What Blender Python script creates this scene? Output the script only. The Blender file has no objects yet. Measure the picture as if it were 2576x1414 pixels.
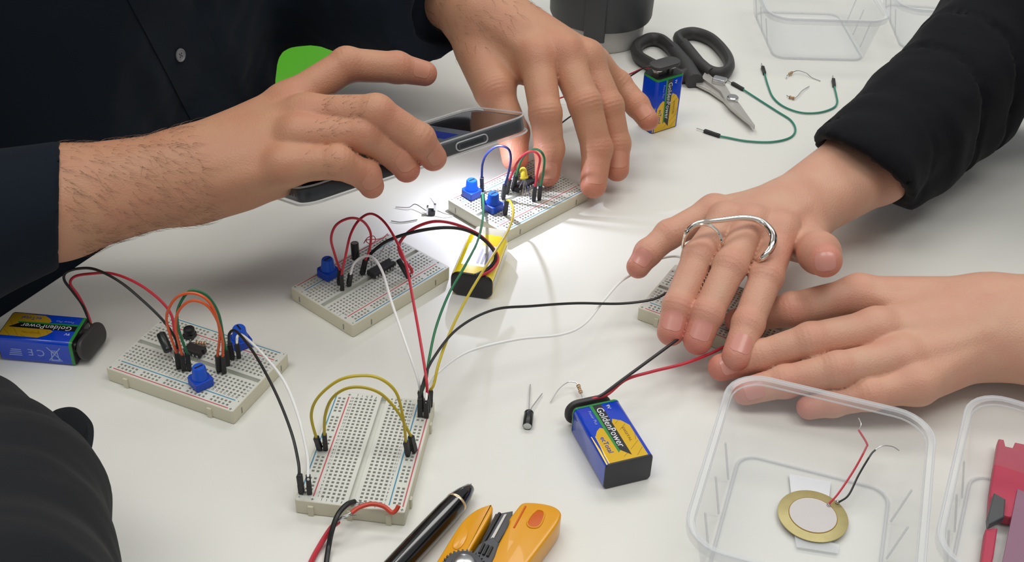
import bpy, math, random
import numpy as np
from mathutils import Vector, Matrix

# ---------------------------------------------------------------- units, camera
S = 0.001            # the scene is laid out in millimetres above the table top
TZ = 740.0           # height of the table top over the floor
IW, IH = 2576, 1414
FPX, PITCH, ROLL, CH = 3048.0, 0.6246, 0.045, 447.6
scene = bpy.context.scene
COL = scene.collection

_cp, _sp = math.cos(PITCH), math.sin(PITCH)
_f = np.array([0, _cp, -_sp]); _r = np.array([1.0, 0, 0]); _u = np.cross(_r, _f)
_c, _s = math.cos(ROLL), math.sin(ROLL)
CR, CU, CF = _c*_r + _s*_u, -_s*_r + _c*_u, _f
CAMP = np.array([0, 0, CH])

def ray(px, py):
    return CF + CR*(px-IW/2)/FPX - CU*(py-IH/2)/FPX
def P(px, py, z=0.0):
    """the point at height z (mm above the table) seen at a pixel of the photograph"""
    d = ray(px, py)
    return CAMP + d*((z-CH)/d[2])
def w(p):
    return Vector((p[0]*S, p[1]*S, (p[2]+TZ)*S))

cam = bpy.data.cameras.new('camera'); cam_o = bpy.data.objects.new('camera', cam); COL.objects.link(cam_o)
cam.sensor_width = 36.0; cam.sensor_fit = 'HORIZONTAL'; cam.lens = FPX/IW*36.0
cam.clip_start = 0.01; cam.clip_end = 50
cam_o.matrix_world = Matrix(((CR[0], CU[0], -CF[0], 0), (CR[1], CU[1], -CF[1], 0), (CR[2], CU[2], -CF[2], (CH+TZ)*S), (0, 0, 0, 1)))
scene.camera = cam_o

# ---------------------------------------------------------------- light
world = bpy.data.worlds.new('room_light'); scene.world = world; world.use_nodes = True
bg = world.node_tree.nodes['Background']; bg.inputs[0].default_value = (0.95, 0.97, 1.0, 1); bg.inputs[1].default_value = 0.34
def area(name, x, y, z, sx, sy, power, col=(1, 0.975, 0.93)):
    l = bpy.data.lights.new(name, 'AREA'); l.shape = 'RECTANGLE'; l.size = sx; l.size_y = sy; l.energy = power; l.color = col
    o = bpy.data.objects.new(name, l); COL.objects.link(o); o.location = (x, y, z)
    return o
for i, (x, y) in enumerate(((-0.75, 0.15), (0.75, 0.15), (-0.75, 1.75), (0.75, 1.75))):
    area('ceiling_panel_light', x, y, 2.75, 1.2, 0.6, 12.0)
scene.view_settings.view_transform = 'Standard'; scene.view_settings.look = 'None'
scene.view_settings.exposure = 0.0; scene.view_settings.gamma = 1.0; scene.view_settings.use_curve_mapping = False

# ---------------------------------------------------------------- materials
def lin(c):
    return tuple((v/12.92 if v <= 0.04045 else ((v+0.055)/1.055)**2.4) for v in (x/255.0 for x in c))
def mat(name, rgb, rough=0.5, metal=0.0, spec=0.5, var=0.06, scale=60.0, bump=0.0, bscale=400.0, coat=0.0):
    """Principled with a little procedural colour variation and relief"""
    m = bpy.data.materials.new(name); m.use_nodes = True
    nt = m.node_tree; b = nt.nodes['Principled BSDF']
    c = lin(rgb)
    b.inputs['Roughness'].default_value = rough; b.inputs['Metallic'].default_value = metal
    b.inputs['Specular IOR Level'].default_value = spec; b.inputs['Coat Weight'].default_value = coat
    tc = nt.nodes.new('ShaderNodeTexCoord')
    if var > 0:
        n = nt.nodes.new('ShaderNodeTexNoise'); n.inputs['Scale'].default_value = scale; n.inputs['Detail'].default_value = 4
        nt.links.new(tc.outputs['Object'], n.inputs['Vector'])
        mx = nt.nodes.new('ShaderNodeMix'); mx.data_type = 'RGBA'
        mx.inputs[6].default_value = tuple(v*(1-var) for v in c)+(1,); mx.inputs[7].default_value = tuple(min(1, v*(1+var)) for v in c)+(1,)
        nt.links.new(n.outputs['Fac'], mx.inputs[0]); nt.links.new(mx.outputs[2], b.inputs['Base Color'])
    else:
        b.inputs['Base Color'].default_value = c+(1,)
    if bump > 0:
        n2 = nt.nodes.new('ShaderNodeTexNoise'); n2.inputs['Scale'].default_value = bscale; n2.inputs['Detail'].default_value = 5
        nt.links.new(tc.outputs['Object'], n2.inputs['Vector'])
        bp = nt.nodes.new('ShaderNodeBump'); bp.inputs['Strength'].default_value = bump; bp.inputs['Distance'].default_value = 0.001
        nt.links.new(n2.outputs['Fac'], bp.inputs['Height']); nt.links.new(bp.outputs['Normal'], b.inputs['Normal'])
    return m
def cloth(name, rgb, var=0.15):
    m = mat(name, rgb, 0.9, spec=0.2, var=var, scale=14, bump=0.0)
    nt = m.node_tree; b = nt.nodes['Principled BSDF']
    b.inputs['Sheen Weight'].default_value = 0.03; b.inputs['Sheen Roughness'].default_value = 0.5
    tc = nt.nodes.new('ShaderNodeTexCoord')
    ad = nt.nodes.new('ShaderNodeTexNoise'); ad.inputs['Scale'].default_value = 160; ad.inputs['Detail'].default_value = 5
    nt.links.new(tc.outputs['Object'], ad.inputs['Vector'])
    bp = nt.nodes.new('ShaderNodeBump'); bp.inputs['Strength'].default_value = 0.25; bp.inputs['Distance'].default_value = 0.0005
    nt.links.new(ad.outputs[0], bp.inputs['Height']); nt.links.new(bp.outputs['Normal'], b.inputs['Normal'])
    return m
def skin(name, base, red, scale=0.0022):
    m = bpy.data.materials.new(name); m.use_nodes = True
    nt = m.node_tree; b = nt.nodes['Principled BSDF']
    tc = nt.nodes.new('ShaderNodeTexCoord')
    at = nt.nodes.new('ShaderNodeAttribute'); at.attribute_name = 'flush'
    n = nt.nodes.new('ShaderNodeTexNoise'); n.inputs['Scale'].default_value = 55; n.inputs['Detail'].default_value = 6
    nt.links.new(tc.outputs['Object'], n.inputs['Vector'])
    mul = nt.nodes.new('ShaderNodeMath'); mul.operation = 'MULTIPLY_ADD'; mul.inputs[1].default_value = 0.8; mul.inputs[2].default_value = -0.36
    nt.links.new(n.outputs['Fac'], mul.inputs[0])
    ad = nt.nodes.new('ShaderNodeMath'); ad.use_clamp = True
    nt.links.new(at.outputs['Fac'], ad.inputs[0]); nt.links.new(mul.outputs[0], ad.inputs[1])
    mx = nt.nodes.new('ShaderNodeMix'); mx.data_type = 'RGBA'
    mx.inputs[6].default_value = lin(base)+(1,); mx.inputs[7].default_value = lin(red)+(1,)
    nt.links.new(ad.outputs[0], mx.inputs[0]); nt.links.new(mx.outputs[2], b.inputs['Base Color'])
    b.inputs['Roughness'].default_value = 0.48; b.inputs['Specular IOR Level'].default_value = 0.38
    b.inputs['Subsurface Weight'].default_value = 0.25; b.inputs['Subsurface Radius'].default_value = (1.0, 0.35, 0.2)
    b.inputs['Subsurface Scale'].default_value = scale
    v = nt.nodes.new('ShaderNodeTexVoronoi'); v.inputs['Scale'].default_value = 900
    n3 = nt.nodes.new('ShaderNodeTexNoise'); n3.inputs['Scale'].default_value = 260; n3.inputs['Detail'].default_value = 6
    nt.links.new(tc.outputs['Object'], v.inputs['Vector']); nt.links.new(tc.outputs['Object'], n3.inputs['Vector'])
    a2 = nt.nodes.new('ShaderNodeMath'); nt.links.new(v.outputs['Distance'], a2.inputs[0]); nt.links.new(n3.outputs['Fac'], a2.inputs[1])
    bp = nt.nodes.new('ShaderNodeBump'); bp.inputs['Strength'].default_value = 0.22; bp.inputs['Distance'].default_value = 0.0006
    nt.links.new(a2.outputs[0], bp.inputs['Height']); nt.links.new(bp.outputs['Normal'], b.inputs['Normal'])
    return m
def clear(name, milk=0.22, tint=(236, 238, 240), rough=0.12, edge=0.3):
    """thin see-through plastic: mostly lets light pass, the rest a glossy milky film"""
    m = bpy.data.materials.new(name); m.use_nodes = True
    nt = m.node_tree; b = nt.nodes['Principled BSDF']; out = nt.nodes['Material Output']
    b.inputs['Base Color'].default_value = lin(tint)+(1,); b.inputs['Roughness'].default_value = rough
    tr = nt.nodes.new('ShaderNodeBsdfTransparent'); tr.inputs[0].default_value = (0.97, 0.975, 0.98, 1)
    lw = nt.nodes.new('ShaderNodeLayerWeight'); lw.inputs[0].default_value = 0.35
    mp = nt.nodes.new('ShaderNodeMath'); mp.operation = 'MULTIPLY_ADD'; mp.inputs[1].default_value = edge; mp.inputs[2].default_value = milk
    nt.links.new(lw.outputs['Facing'], mp.inputs[0])
    mx = nt.nodes.new('ShaderNodeMixShader'); nt.links.new(mp.outputs[0], mx.inputs[0])
    nt.links.new(tr.outputs[0], mx.inputs[1]); nt.links.new(b.outputs[0], mx.inputs[2]); nt.links.new(mx.outputs[0], out.inputs[0])
    return m

M = dict(
    table=mat('white_laminate', (226, 226, 219), 0.33, spec=0.4, var=0.012, scale=5),
    table_edge=mat('laminate_edge', (205, 203, 196), 0.5),
    floor=mat('dark_floor', (46, 50, 52), 0.7, var=0.2, scale=8),
    green=mat('green_plastic', (82, 168, 28), 0.45, var=0.05, scale=20),
    steel_leg=mat('grey_metal', (110, 112, 114), 0.4, metal=0.6),
    board=mat('breadboard_plastic', (216, 218, 209), 0.5, var=0.02, scale=40),
    board_side=mat('breadboard_side', (214, 210, 186), 0.55, var=0.03, scale=60),
    hole=mat('contact_metal', (140, 140, 133), 0.6),
    red_line=mat('red_print', (196, 84, 92), 0.6), blue_line=mat('blue_print', (70, 140, 168), 0.6),
    legend=mat('legend_print', (60, 58, 54), 0.7),
    pot=mat('blue_plastic', (14, 72, 190), 0.42, var=0.05), pot_knob=mat('blue_knob', (22, 86, 205), 0.38, var=0.05),
    black=mat('black_plastic', (30, 30, 32), 0.45, var=0.1), housing=mat('black_housing', (36, 36, 37), 0.55, var=0.12),
    ic=mat('chip_epoxy', (44, 42, 44), 0.55, var=0.08), clip=mat('grey_vinyl', (58, 57, 57), 0.5, var=0.08),
    metal=mat('tinned_metal', (205, 205, 205), 0.28, metal=1.0, var=0.04), steel=mat('scissor_steel', (196, 193, 186), 0.34, metal=0.55, var=0.05),
    silver=mat('polished_silver', (236, 228, 216), 0.12, metal=1.0, var=0.02),
    w_red=mat('red_insulation', (196, 42, 60), 0.42), w_black=mat('black_insulation', (32, 32, 32), 0.4),
    w_orange=mat('orange_insulation', (222, 92, 44), 0.42), w_green=mat('green_insulation', (28, 112, 72), 0.42),
    w_dgreen=mat('teal_insulation', (44, 134, 112), 0.42),
    w_yellow=mat('yellow_insulation', (198, 176, 44), 0.42), w_white=mat('white_insulation', (240, 240, 238), 0.42),
    w_blue=mat('blue_insulation', (24, 34, 92), 0.42), w_scarlet=mat('scarlet_insulation', (206, 72, 52), 0.42),
    b_blue=mat('battery_blue', (4, 64, 196), 0.22, spec=0.6, var=0.03, coat=0.3), b_gold=mat('battery_gold', (228, 184, 44), 0.25, metal=0.35, var=0.05),
    b_green=mat('battery_green', (40, 140, 60), 0.3), b_black=mat('battery_black', (26, 26, 28), 0.35), b_cap=mat('battery_cap', (48, 50, 54), 0.5, var=0.06),
    b_white=mat('battery_white', (236, 238, 242), 0.4), b_pale=mat('battery_pale_print', (150, 168, 226), 0.4), b_brown=mat('battery_brown', (150, 112, 22), 0.35),
    b_yellow=mat('battery_yellow', (246, 220, 22), 0.22, var=0.03, coat=0.4), b_silver=mat('battery_silver', (206, 206, 196), 0.3, metal=0.3, var=0.06),
    b_grey=mat('battery_grey_print', (148, 150, 172), 0.4),
    cap_sleeve=mat('capacitor_sleeve', (30, 34, 34), 0.32), cap_stripe=mat('capacitor_stripe', (170, 172, 172), 0.4), alu=mat('aluminium_can', (196, 198, 198), 0.3, metal=0.8),
    tan=mat('resistor_tan', (206, 176, 132), 0.45), band_br=mat('brown_band', (96, 52, 30), 0.5), band_rd=mat('red_band', (170, 50, 40), 0.5),
    led=mat('yellow_lens', (236, 214, 70), 0.2, var=0.03),
    pen=mat('pen_lacquer', (18, 18, 20), 0.14, spec=0.6, var=0.05, coat=0.6), cream=mat('cream_metal', (226, 206, 170), 0.25, metal=0.6),
    cutter=mat('yellow_abs', (228, 158, 0), 0.32, var=0.03, coat=0.3), cutter_shade=mat('shaded_yellow_abs', (206, 92, 6), 0.45), cutter_grey=mat('grey_abs', (72, 74, 78), 0.4, var=0.08),  # the orange is the yellow plastic with the slot's inner shade in its colour
    brass=mat('brass_disc', (190, 178, 124), 0.45, metal=0.45, var=0.14, scale=220), ceramic=mat('white_ceramic', (206, 202, 200), 0.6, var=0.05),
    tape=mat('white_tape', (226, 228, 232), 0.6), phone_body=mat('phone_frame', (52, 56, 60), 0.28, metal=0.6, var=0.05),
    screen=mat('phone_screen', (30, 28, 30), 0.06, spec=0.8, var=0.2, scale=25), phone_back=mat('phone_back', (40, 42, 46), 0.3),
    lens=mat('lens_glass', (14, 16, 24), 0.08), screen_blue=mat('screen_blue', (44, 58, 140), 0.1), screen_grey=mat('screen_grey', (96, 102, 112), 0.1),
    mug=mat('grey_cup', (196, 195, 190), 0.5, var=0.03), mug_dark=mat('charcoal_lid', (62, 64, 66), 0.5, var=0.06),
    clear=clear('clear_plastic', 0.10, edge=0.25), clear_rim=clear('clear_plastic_rim', 0.28, edge=0.3), clear_case=clear('phone_case_plastic', 0.04, edge=0.12), frost=clear('frosted_plastic', 0.34),
    haze=clear('yellowed_film', 0.5, (224, 222, 206), 0.25),
    red_tool=mat('red_grip', (184, 58, 84), 0.5, var=0.06), violet=mat('violet_sheet', (142, 104, 124), 0.5),
    shirt=cloth('navy_shirt', (18, 27, 37)), jacket=cloth('charcoal_jacket', (27, 29, 32)), knit=cloth('black_knit', (16, 17, 22)), teal=cloth('dark_teal_cloth', (32, 56, 66)),
    button=mat('grey_button', (128, 128, 132), 0.35, var=0.15, scale=300), hair=mat('dark_arm_hair', (112, 80, 60), 0.6),
    skin_m=skin('tanned_skin', (199, 151, 119), (194, 116, 96)), skin_w=skin('light_skin', (211, 167, 141), (204, 124, 108)),
    nail_m=mat('nail_man', (198, 136, 110), 0.42, var=0.04), nail_w=mat('nail_woman', (210, 144, 130), 0.32, var=0.04, coat=0.15),
)

# ---------------------------------------------------------------- mesh building
BASE = {}
def raw_mesh(name, V, F):
    me = bpy.data.meshes.new(name)
    me.from_pydata([tuple(v) for v in V], [], [tuple(f) for f in F]); me.update()
    return me
def fast_mesh(name, V, Q):
    me = bpy.data.meshes.new(name); V = np.asarray(V, np.float32); Q = np.asarray(Q, np.int32); k = Q.shape[1]
    me.vertices.add(len(V)); me.vertices.foreach_set('co', V.ravel())
    me.loops.add(Q.size); me.loops.foreach_set('vertex_index', Q.ravel())
    me.polygons.add(len(Q)); me.polygons.foreach_set('loop_start', np.arange(len(Q), dtype=np.int32)*k)
    me.update(calc_edges=True); me.validate()
    return me
def shade(me, smooth, angle=None):
    if smooth:
        me.polygons.foreach_set('use_smooth', [True]*len(me.polygons))
        if angle:
            try:
                me.set_sharp_from_angle(angle=math.radians(angle))
            except Exception:
                pass
def mark(o, label=None, cat=None, group=None, kind=None):
    for k, v in (('label', label), ('category', cat), ('group', group), ('kind', kind)):
        if v: o[k] = v
    return o
def thing(name, label, cat, base, rotz=0.0, group=None, axes=None):
    """an Empty at the thing's base that parents its parts"""
    o = bpy.data.objects.new(name, None); COL.objects.link(o); o.empty_display_size = 0.01
    if axes is not None:
        m = Matrix.Identity(4)
        for c in range(3):
            for r in range(3): m[r][c] = axes[c][r]
        m.translation = w(base); o.matrix_world = m
    else:
        o.location = w(base); o.rotation_euler = (0, 0, rotz)
    BASE[o.name] = np.array(base, float)
    return mark(o, label, cat, group)
def part(name, VF, m, parent, smooth=False, local=True, kind=None, label=None, angle=40, mats=None, midx=None):
    """a mesh under a thing; V in mm, in the thing's frame (local) or in table coordinates"""
    V, F = VF; V = np.asarray(V, float).reshape(-1, 3)
    if not local:
        V = V - BASE[parent.name]
    me = raw_mesh(name, V*S, F); shade(me, smooth, angle)
    for x in (mats or [m]): me.materials.append(x)
    if midx is not None: me.polygons.foreach_set('material_index', midx)
    o = bpy.data.objects.new(name, me); COL.objects.link(o); o.parent = parent
    BASE[o.name] = BASE.get(parent.name, np.zeros(3))
    return mark(o, label, kind=kind)
def solo(name, VF, m, label, cat, base, smooth=False, group=None, kind=None, angle=40):
    """a thing that is one mesh; V in table coordinates"""
    V, F = VF; base = np.array(base, float)
    me = raw_mesh(name, (np.asarray(V, float)-base)*S, F); shade(me, smooth, angle); me.materials.append(m)
    o = bpy.data.objects.new(name, me); COL.objects.link(o); o.location = w(base); BASE[o.name] = base
    return mark(o, label, cat, group, kind)
def copy_tree(o, parent=None):
    c = o.copy(); COL.objects.link(c)
    if parent is not None: c.parent = parent
    for ch in list(o.children): copy_tree(ch, c)
    return c
def cat(*parts):
    V, F, n = [], [], 0
    for v, f in parts:
        v = np.asarray(v, float).reshape(-1, 3); V.append(v); F += [tuple(i+n for i in q) for q in f]; n += len(v)
    return np.concatenate(V), F
def box(x0, x1, y0, y1, z0, z1):
    V = [(x, y, z) for z in (z0, z1) for y in (y0, y1) for x in (x0, x1)]
    return np.array(V, float), [(0, 2, 3, 1), (4, 5, 7, 6), (0, 1, 5, 4), (2, 6, 7, 3), (0, 4, 6, 2), (1, 3, 7, 5)]
def loft(rings, cap0=True, cap1=True, closed=False):
    n = len(rings[0]); V = np.concatenate([np.asarray(r, float) for r in rings]); F = []; m = len(rings)
    for i in range(m if closed else m-1):
        a, b = i*n, ((i+1) % m)*n
        for j in range(n):
            k = (j+1) % n; F.append((a+j, a+k, b+k, b+j))
    if not closed:
        if cap0: F.append(tuple(range(n-1, -1, -1)))
        if cap1: F.append(tuple((m-1)*n+j for j in range(n)))
    return V, F
def rrect(x0, x1, y0, y1, r, n=5):
    out = []
    for cx, cy, a0 in ((x1-r, y0+r, -90), (x1-r, y1-r, 0), (x0+r, y1-r, 90), (x0+r, y0+r, 180)):
        for i in range(n+1):
            a = math.radians(a0+90*i/n); out.append((cx+r*math.cos(a), cy+r*math.sin(a)))
    return out
def inset(poly, d):
    p = np.array(poly, float); c = p.mean(0); q = []
    n = len(p)
    for i in range(n):
        t = p[(i+1) % n]-p[i-1]; t = t/(np.linalg.norm(t)+1e-9); nn = np.array([-t[1], t[0]]); q.append(p[i]+nn*d)
    return np.array(q)
def prism(poly, z0, z1, ch=0.0):
    """a counter-clockwise outline raised from z0 to z1, its edges eased by ch"""
    p = np.array(poly, float)
    def at(q, z): return np.column_stack([q, np.full(len(q), z)])
    if ch <= 0: return loft([at(p, z0), at(p, z1)])
    q = inset(p, ch); h = inset(p, ch*0.3)
    return loft([at(q, z0), at(h, z0+ch*0.3), at(p, z0+ch), at(p, z1-ch), at(h, z1-ch*0.3), at(q, z1)])
def lathe(prof, n=24, cap0=True, cap1=True):
    a = np.linspace(0, 2*math.pi, n, endpoint=False)
    return loft([np.column_stack([r*np.cos(a), r*np.sin(a), np.full(n, z)]) for r, z in prof], cap0, cap1)
def frame(d, up=(0, 0, 1)):
    d = np.asarray(d, float); d = d/np.linalg.norm(d); up = np.asarray(up, float)
    x = np.cross(up, d)
    if np.linalg.norm(x) < 1e-4: x = np.cross((1, 0, 0), d)
    x = x/np.linalg.norm(x); return x, np.cross(d, x), d
def put(VF, o, ax):
    V, F = VF; V = np.asarray(V, float)
    return np.asarray(o, float)+V[:, :1]*ax[0]+V[:, 1:2]*ax[1]+V[:, 2:]*ax[2], F
def spline(pts, n=10, closed=False):
    p = np.array(pts, float); out = []
    m = len(p)
    g = (lambda i: p[i % m]) if closed else (lambda i: p[i] if 0 <= i < m else (2*p[0]-p[1] if i < 0 else 2*p[-1]-p[-2]))
    for i in range(m if closed else m-1):
        a, b, c, d = g(i-1), g(i), g(i+1), g(i+2)
        for k in range(n):
            t = k/n
            out.append(0.5*((2*b)+(-a+c)*t+(2*a-5*b+4*c-d)*t*t+(-a+3*b-3*c+d)*t**3))
    if not closed: out.append(p[-1])
    return np.array(out)
def tube(pts, r, n=8, closed=False, flat=1.0):
    p = np.array(pts, float); m = len(p); rings = []
    rr = np.broadcast_to(np.asarray(r, float), (m,))
    t = np.gradient(p, axis=0) if not closed else np.roll(p, -1, 0)-np.roll(p, 1, 0)
    t /= (np.linalg.norm(t, axis=1, keepdims=True)+1e-9)
    x = np.cross(t[0], (0, 0, 1.0)); x = x if np.linalg.norm(x) > 1e-3 else np.array([1.0, 0, 0])
    a = np.linspace(0, 2*math.pi, n, endpoint=False)
    for i in range(m):
        x = x-t[i]*(x@t[i]); x /= np.linalg.norm(x); y = np.cross(t[i], x)
        rings.append(p[i]+rr[i]*(np.outer(np.cos(a), x)+flat*np.outer(np.sin(a), y)))
    return loft(rings, closed=closed)
def ball(c, r, n=12, sc=(1, 1, 1)):
    pr = [(max(1e-3, math.sin(t)), -math.cos(t)) for t in np.linspace(0, math.pi, n//2+2)]
    V, F = lathe(pr, n); return np.asarray(c)+V*r*np.array(sc), F
def along(p, q, tpts):
    return [tuple(np.asarray(p)+(np.asarray(q)-np.asarray(p))*t) for t in tpts]
def text(s, size):
    cu = bpy.data.curves.new('print', 'FONT'); cu.body = s; cu.size = size; cu.align_x = 'CENTER'; cu.align_y = 'CENTER'; cu.resolution_u = 2
    o = bpy.data.objects.new('print', cu); COL.objects.link(o)
    dg = bpy.context.evaluated_depsgraph_get(); me = bpy.data.meshes.new_from_object(o.evaluated_get(dg))
    V = np.array([v.co[:] for v in me.vertices]).reshape(-1, 3); F = [tuple(p.vertices) for p in me.polygons]
    bpy.data.objects.remove(o); bpy.data.curves.remove(cu); bpy.data.meshes.remove(me)
    return V, F
def zlen(base, px, py, length):
    """the point on the ray of a pixel at a given distance over a base point"""
    best = None
    for z in np.arange(base[2], base[2]+length+0.01, 0.25):
        q = P(px, py, z); e = abs(np.linalg.norm(q-base)-length)+(0 if z > base[2]+length*0.5 else 3)
        if best is None or e < best[0]: best = (e, q)
    return best[1]
def on_plane(px, py, A, B):
    """where the ray of a pixel meets the upright plane through A and B"""
    n = np.cross(np.asarray(B)-np.asarray(A), (0, 0, 1.0)); d = ray(px, py)
    return CAMP+d*(((np.asarray(A)-CAMP)@n)/(d@n))

# ---------------------------------------------------------------- the setting
EDGE0, EDGE1 = P(0, 797), P(236, 640)
edir = (EDGE1-EDGE0)[:2]; edir = edir/np.linalg.norm(edir)            # along the table edge, away from the camera
eout = np.array([-edir[1], edir[0]])                                   # out over the edge, to where the man sits
def epoint(t, o, z): return np.array([*(EDGE0[:2]+edir*t+eout*o), z])
fl = bpy.data.objects.new('floor', raw_mesh('floor', [(-3, -2, 0), (3, -2, 0), (3, 4, 0), (-3, 4, 0)], [(0, 1, 2, 3)])); COL.objects.link(fl)
fl.data.materials.append(M['floor']); mark(fl, 'dark floor under the white table', kind='structure')

tb = thing('table', 'white laminate table covered with breadboards, batteries and wires', 'table', epoint(400, -500, -TZ))
corners = [epoint(-500, 0, 0)[:2], epoint(-500, -1300, 0)[:2], epoint(1300, -1300, 0)[:2], epoint(1300, 0, 0)[:2]]
part('tabletop', prism(corners, -24, 0, 0.8), M['table'], tb, local=False)
e_in = [epoint(-499, 0.8, 0)[:2], epoint(-499, -1, 0)[:2], epoint(1299, -1, 0)[:2], epoint(1299, 0.8, 0)[:2]]
part('edge_band', prism(e_in, -23, -1.2), M['table_edge'], tb, local=False)
for t_, o_ in ((-440, -60), (1240, -60), (-440, -1240), (1240, -1240)):
    q = epoint(t_, o_, 0)
    part('leg', box(q[0]-20, q[0]+20, q[1]-20, q[1]+20, -TZ, -24), M['steel_leg'], tb, local=False)

# ---------------------------------------------------------------- soft bodies: distance fields turned into meshes
def cone(p, a, b, r1, r2):
    ba = b-a; pa = p-a; t = np.clip((pa@ba)/(ba@ba), 0, 1)
    return np.linalg.norm(pa-t[:, None]*ba, axis=1)-(r1+t*(r2-r1))
def smin(a, b, k):
    h = np.clip(0.5+0.5*(b-a)/k, 0, 1); return b*(1-h)+a*h-k*h*(1-h)
def grad(f, p, e=0.25):
    g = np.stack([f(p+np.eye(3)[i]*e)-f(p-np.eye(3)[i]*e) for i in range(3)], 1)
    return g/(np.linalg.norm(g, axis=1, keepdims=True)+1e-9)
def polygonise(f, lo, hi, h, newton=2):
    lo = np.asarray(lo, float); n = (np.ceil((np.asarray(hi)-lo)/(4*h)).astype(int)+1)
    g = np.stack(np.meshgrid(*[np.arange(k)*4*h for k in n], indexing='ij'), -1).reshape(-1, 3)+lo
    fc = f(g).reshape(n)
    D = np.repeat(np.repeat(np.repeat(fc, 4, 0), 4, 1), 4, 2).astype(np.float32)
    idx = np.argwhere(np.abs(D) < 9*h)
    for s in range(0, len(idx), 400000):
        q = idx[s:s+400000]; D[q[:, 0], q[:, 1], q[:, 2]] = f(q*h+lo)
    sg = D < 0
    c = [sg[i:sg.shape[0]-1+i, j:sg.shape[1]-1+j, k:sg.shape[2]-1+k] for i in (0, 1) for j in (0, 1) for k in (0, 1)]
    any_ = np.logical_or.reduce(c); all_ = np.logical_and.reduce(c); act = np.argwhere(any_ & ~all_)
    offs = np.array([(i, j, k) for i in (0, 1) for j in (0, 1) for k in (0, 1)])
    vals = np.stack([D[act[:, 0]+o[0], act[:, 1]+o[1], act[:, 2]+o[2]] for o in offs], 1).astype(float)
    acc = np.zeros((len(act), 3)); cnt = np.zeros(len(act))
    for a in range(8):
        for b in range(a+1, 8):
            if np.abs(offs[a]-offs[b]).sum() != 1: continue
            m = (vals[:, a] < 0) != (vals[:, b] < 0)
            t = vals[m, a]/(vals[m, a]-vals[m, b]); acc[m] += offs[a]+t[:, None]*(offs[b]-offs[a]); cnt[m] += 1
    V = (act+acc/cnt[:, None])*h+lo
    ix = np.full(any_.shape, -1, np.int32); ix[act[:, 0], act[:, 1], act[:, 2]] = np.arange(len(act))
    Q = []
    for ax in range(3):
        u, v = (ax+1) % 3, (ax+2) % 3
        a = np.take(sg, range(sg.shape[ax]-1), ax); b = np.take(sg, range(1, sg.shape[ax]), ax)
        e = np.argwhere(a != b); m = (e[:, u] > 0) & (e[:, v] > 0) & (e[:, u] < sg.shape[u]-1) & (e[:, v] < sg.shape[v]-1); e = e[m]
        s0 = sg[e[:, 0], e[:, 1], e[:, 2]]
        du = np.zeros(3, int); du[u] = 1; dv = np.zeros(3, int); dv[v] = 1
        def I(x): return ix[x[:, 0], x[:, 1], x[:, 2]]
        q = np.stack([I(e-du-dv), I(e-dv), I(e), I(e-du)], 1); q[~s0] = q[~s0][:, ::-1]; Q.append(q)
    Q = np.concatenate(Q); Q = Q[(Q >= 0).all(1)]
    for _ in range(newton):
        d = f(V); V = V-grad(f, V)*np.clip(d, -h, h)[:, None]
    return V, Q
def unit(v): v = np.asarray(v, float); return v/np.linalg.norm(v)

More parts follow.
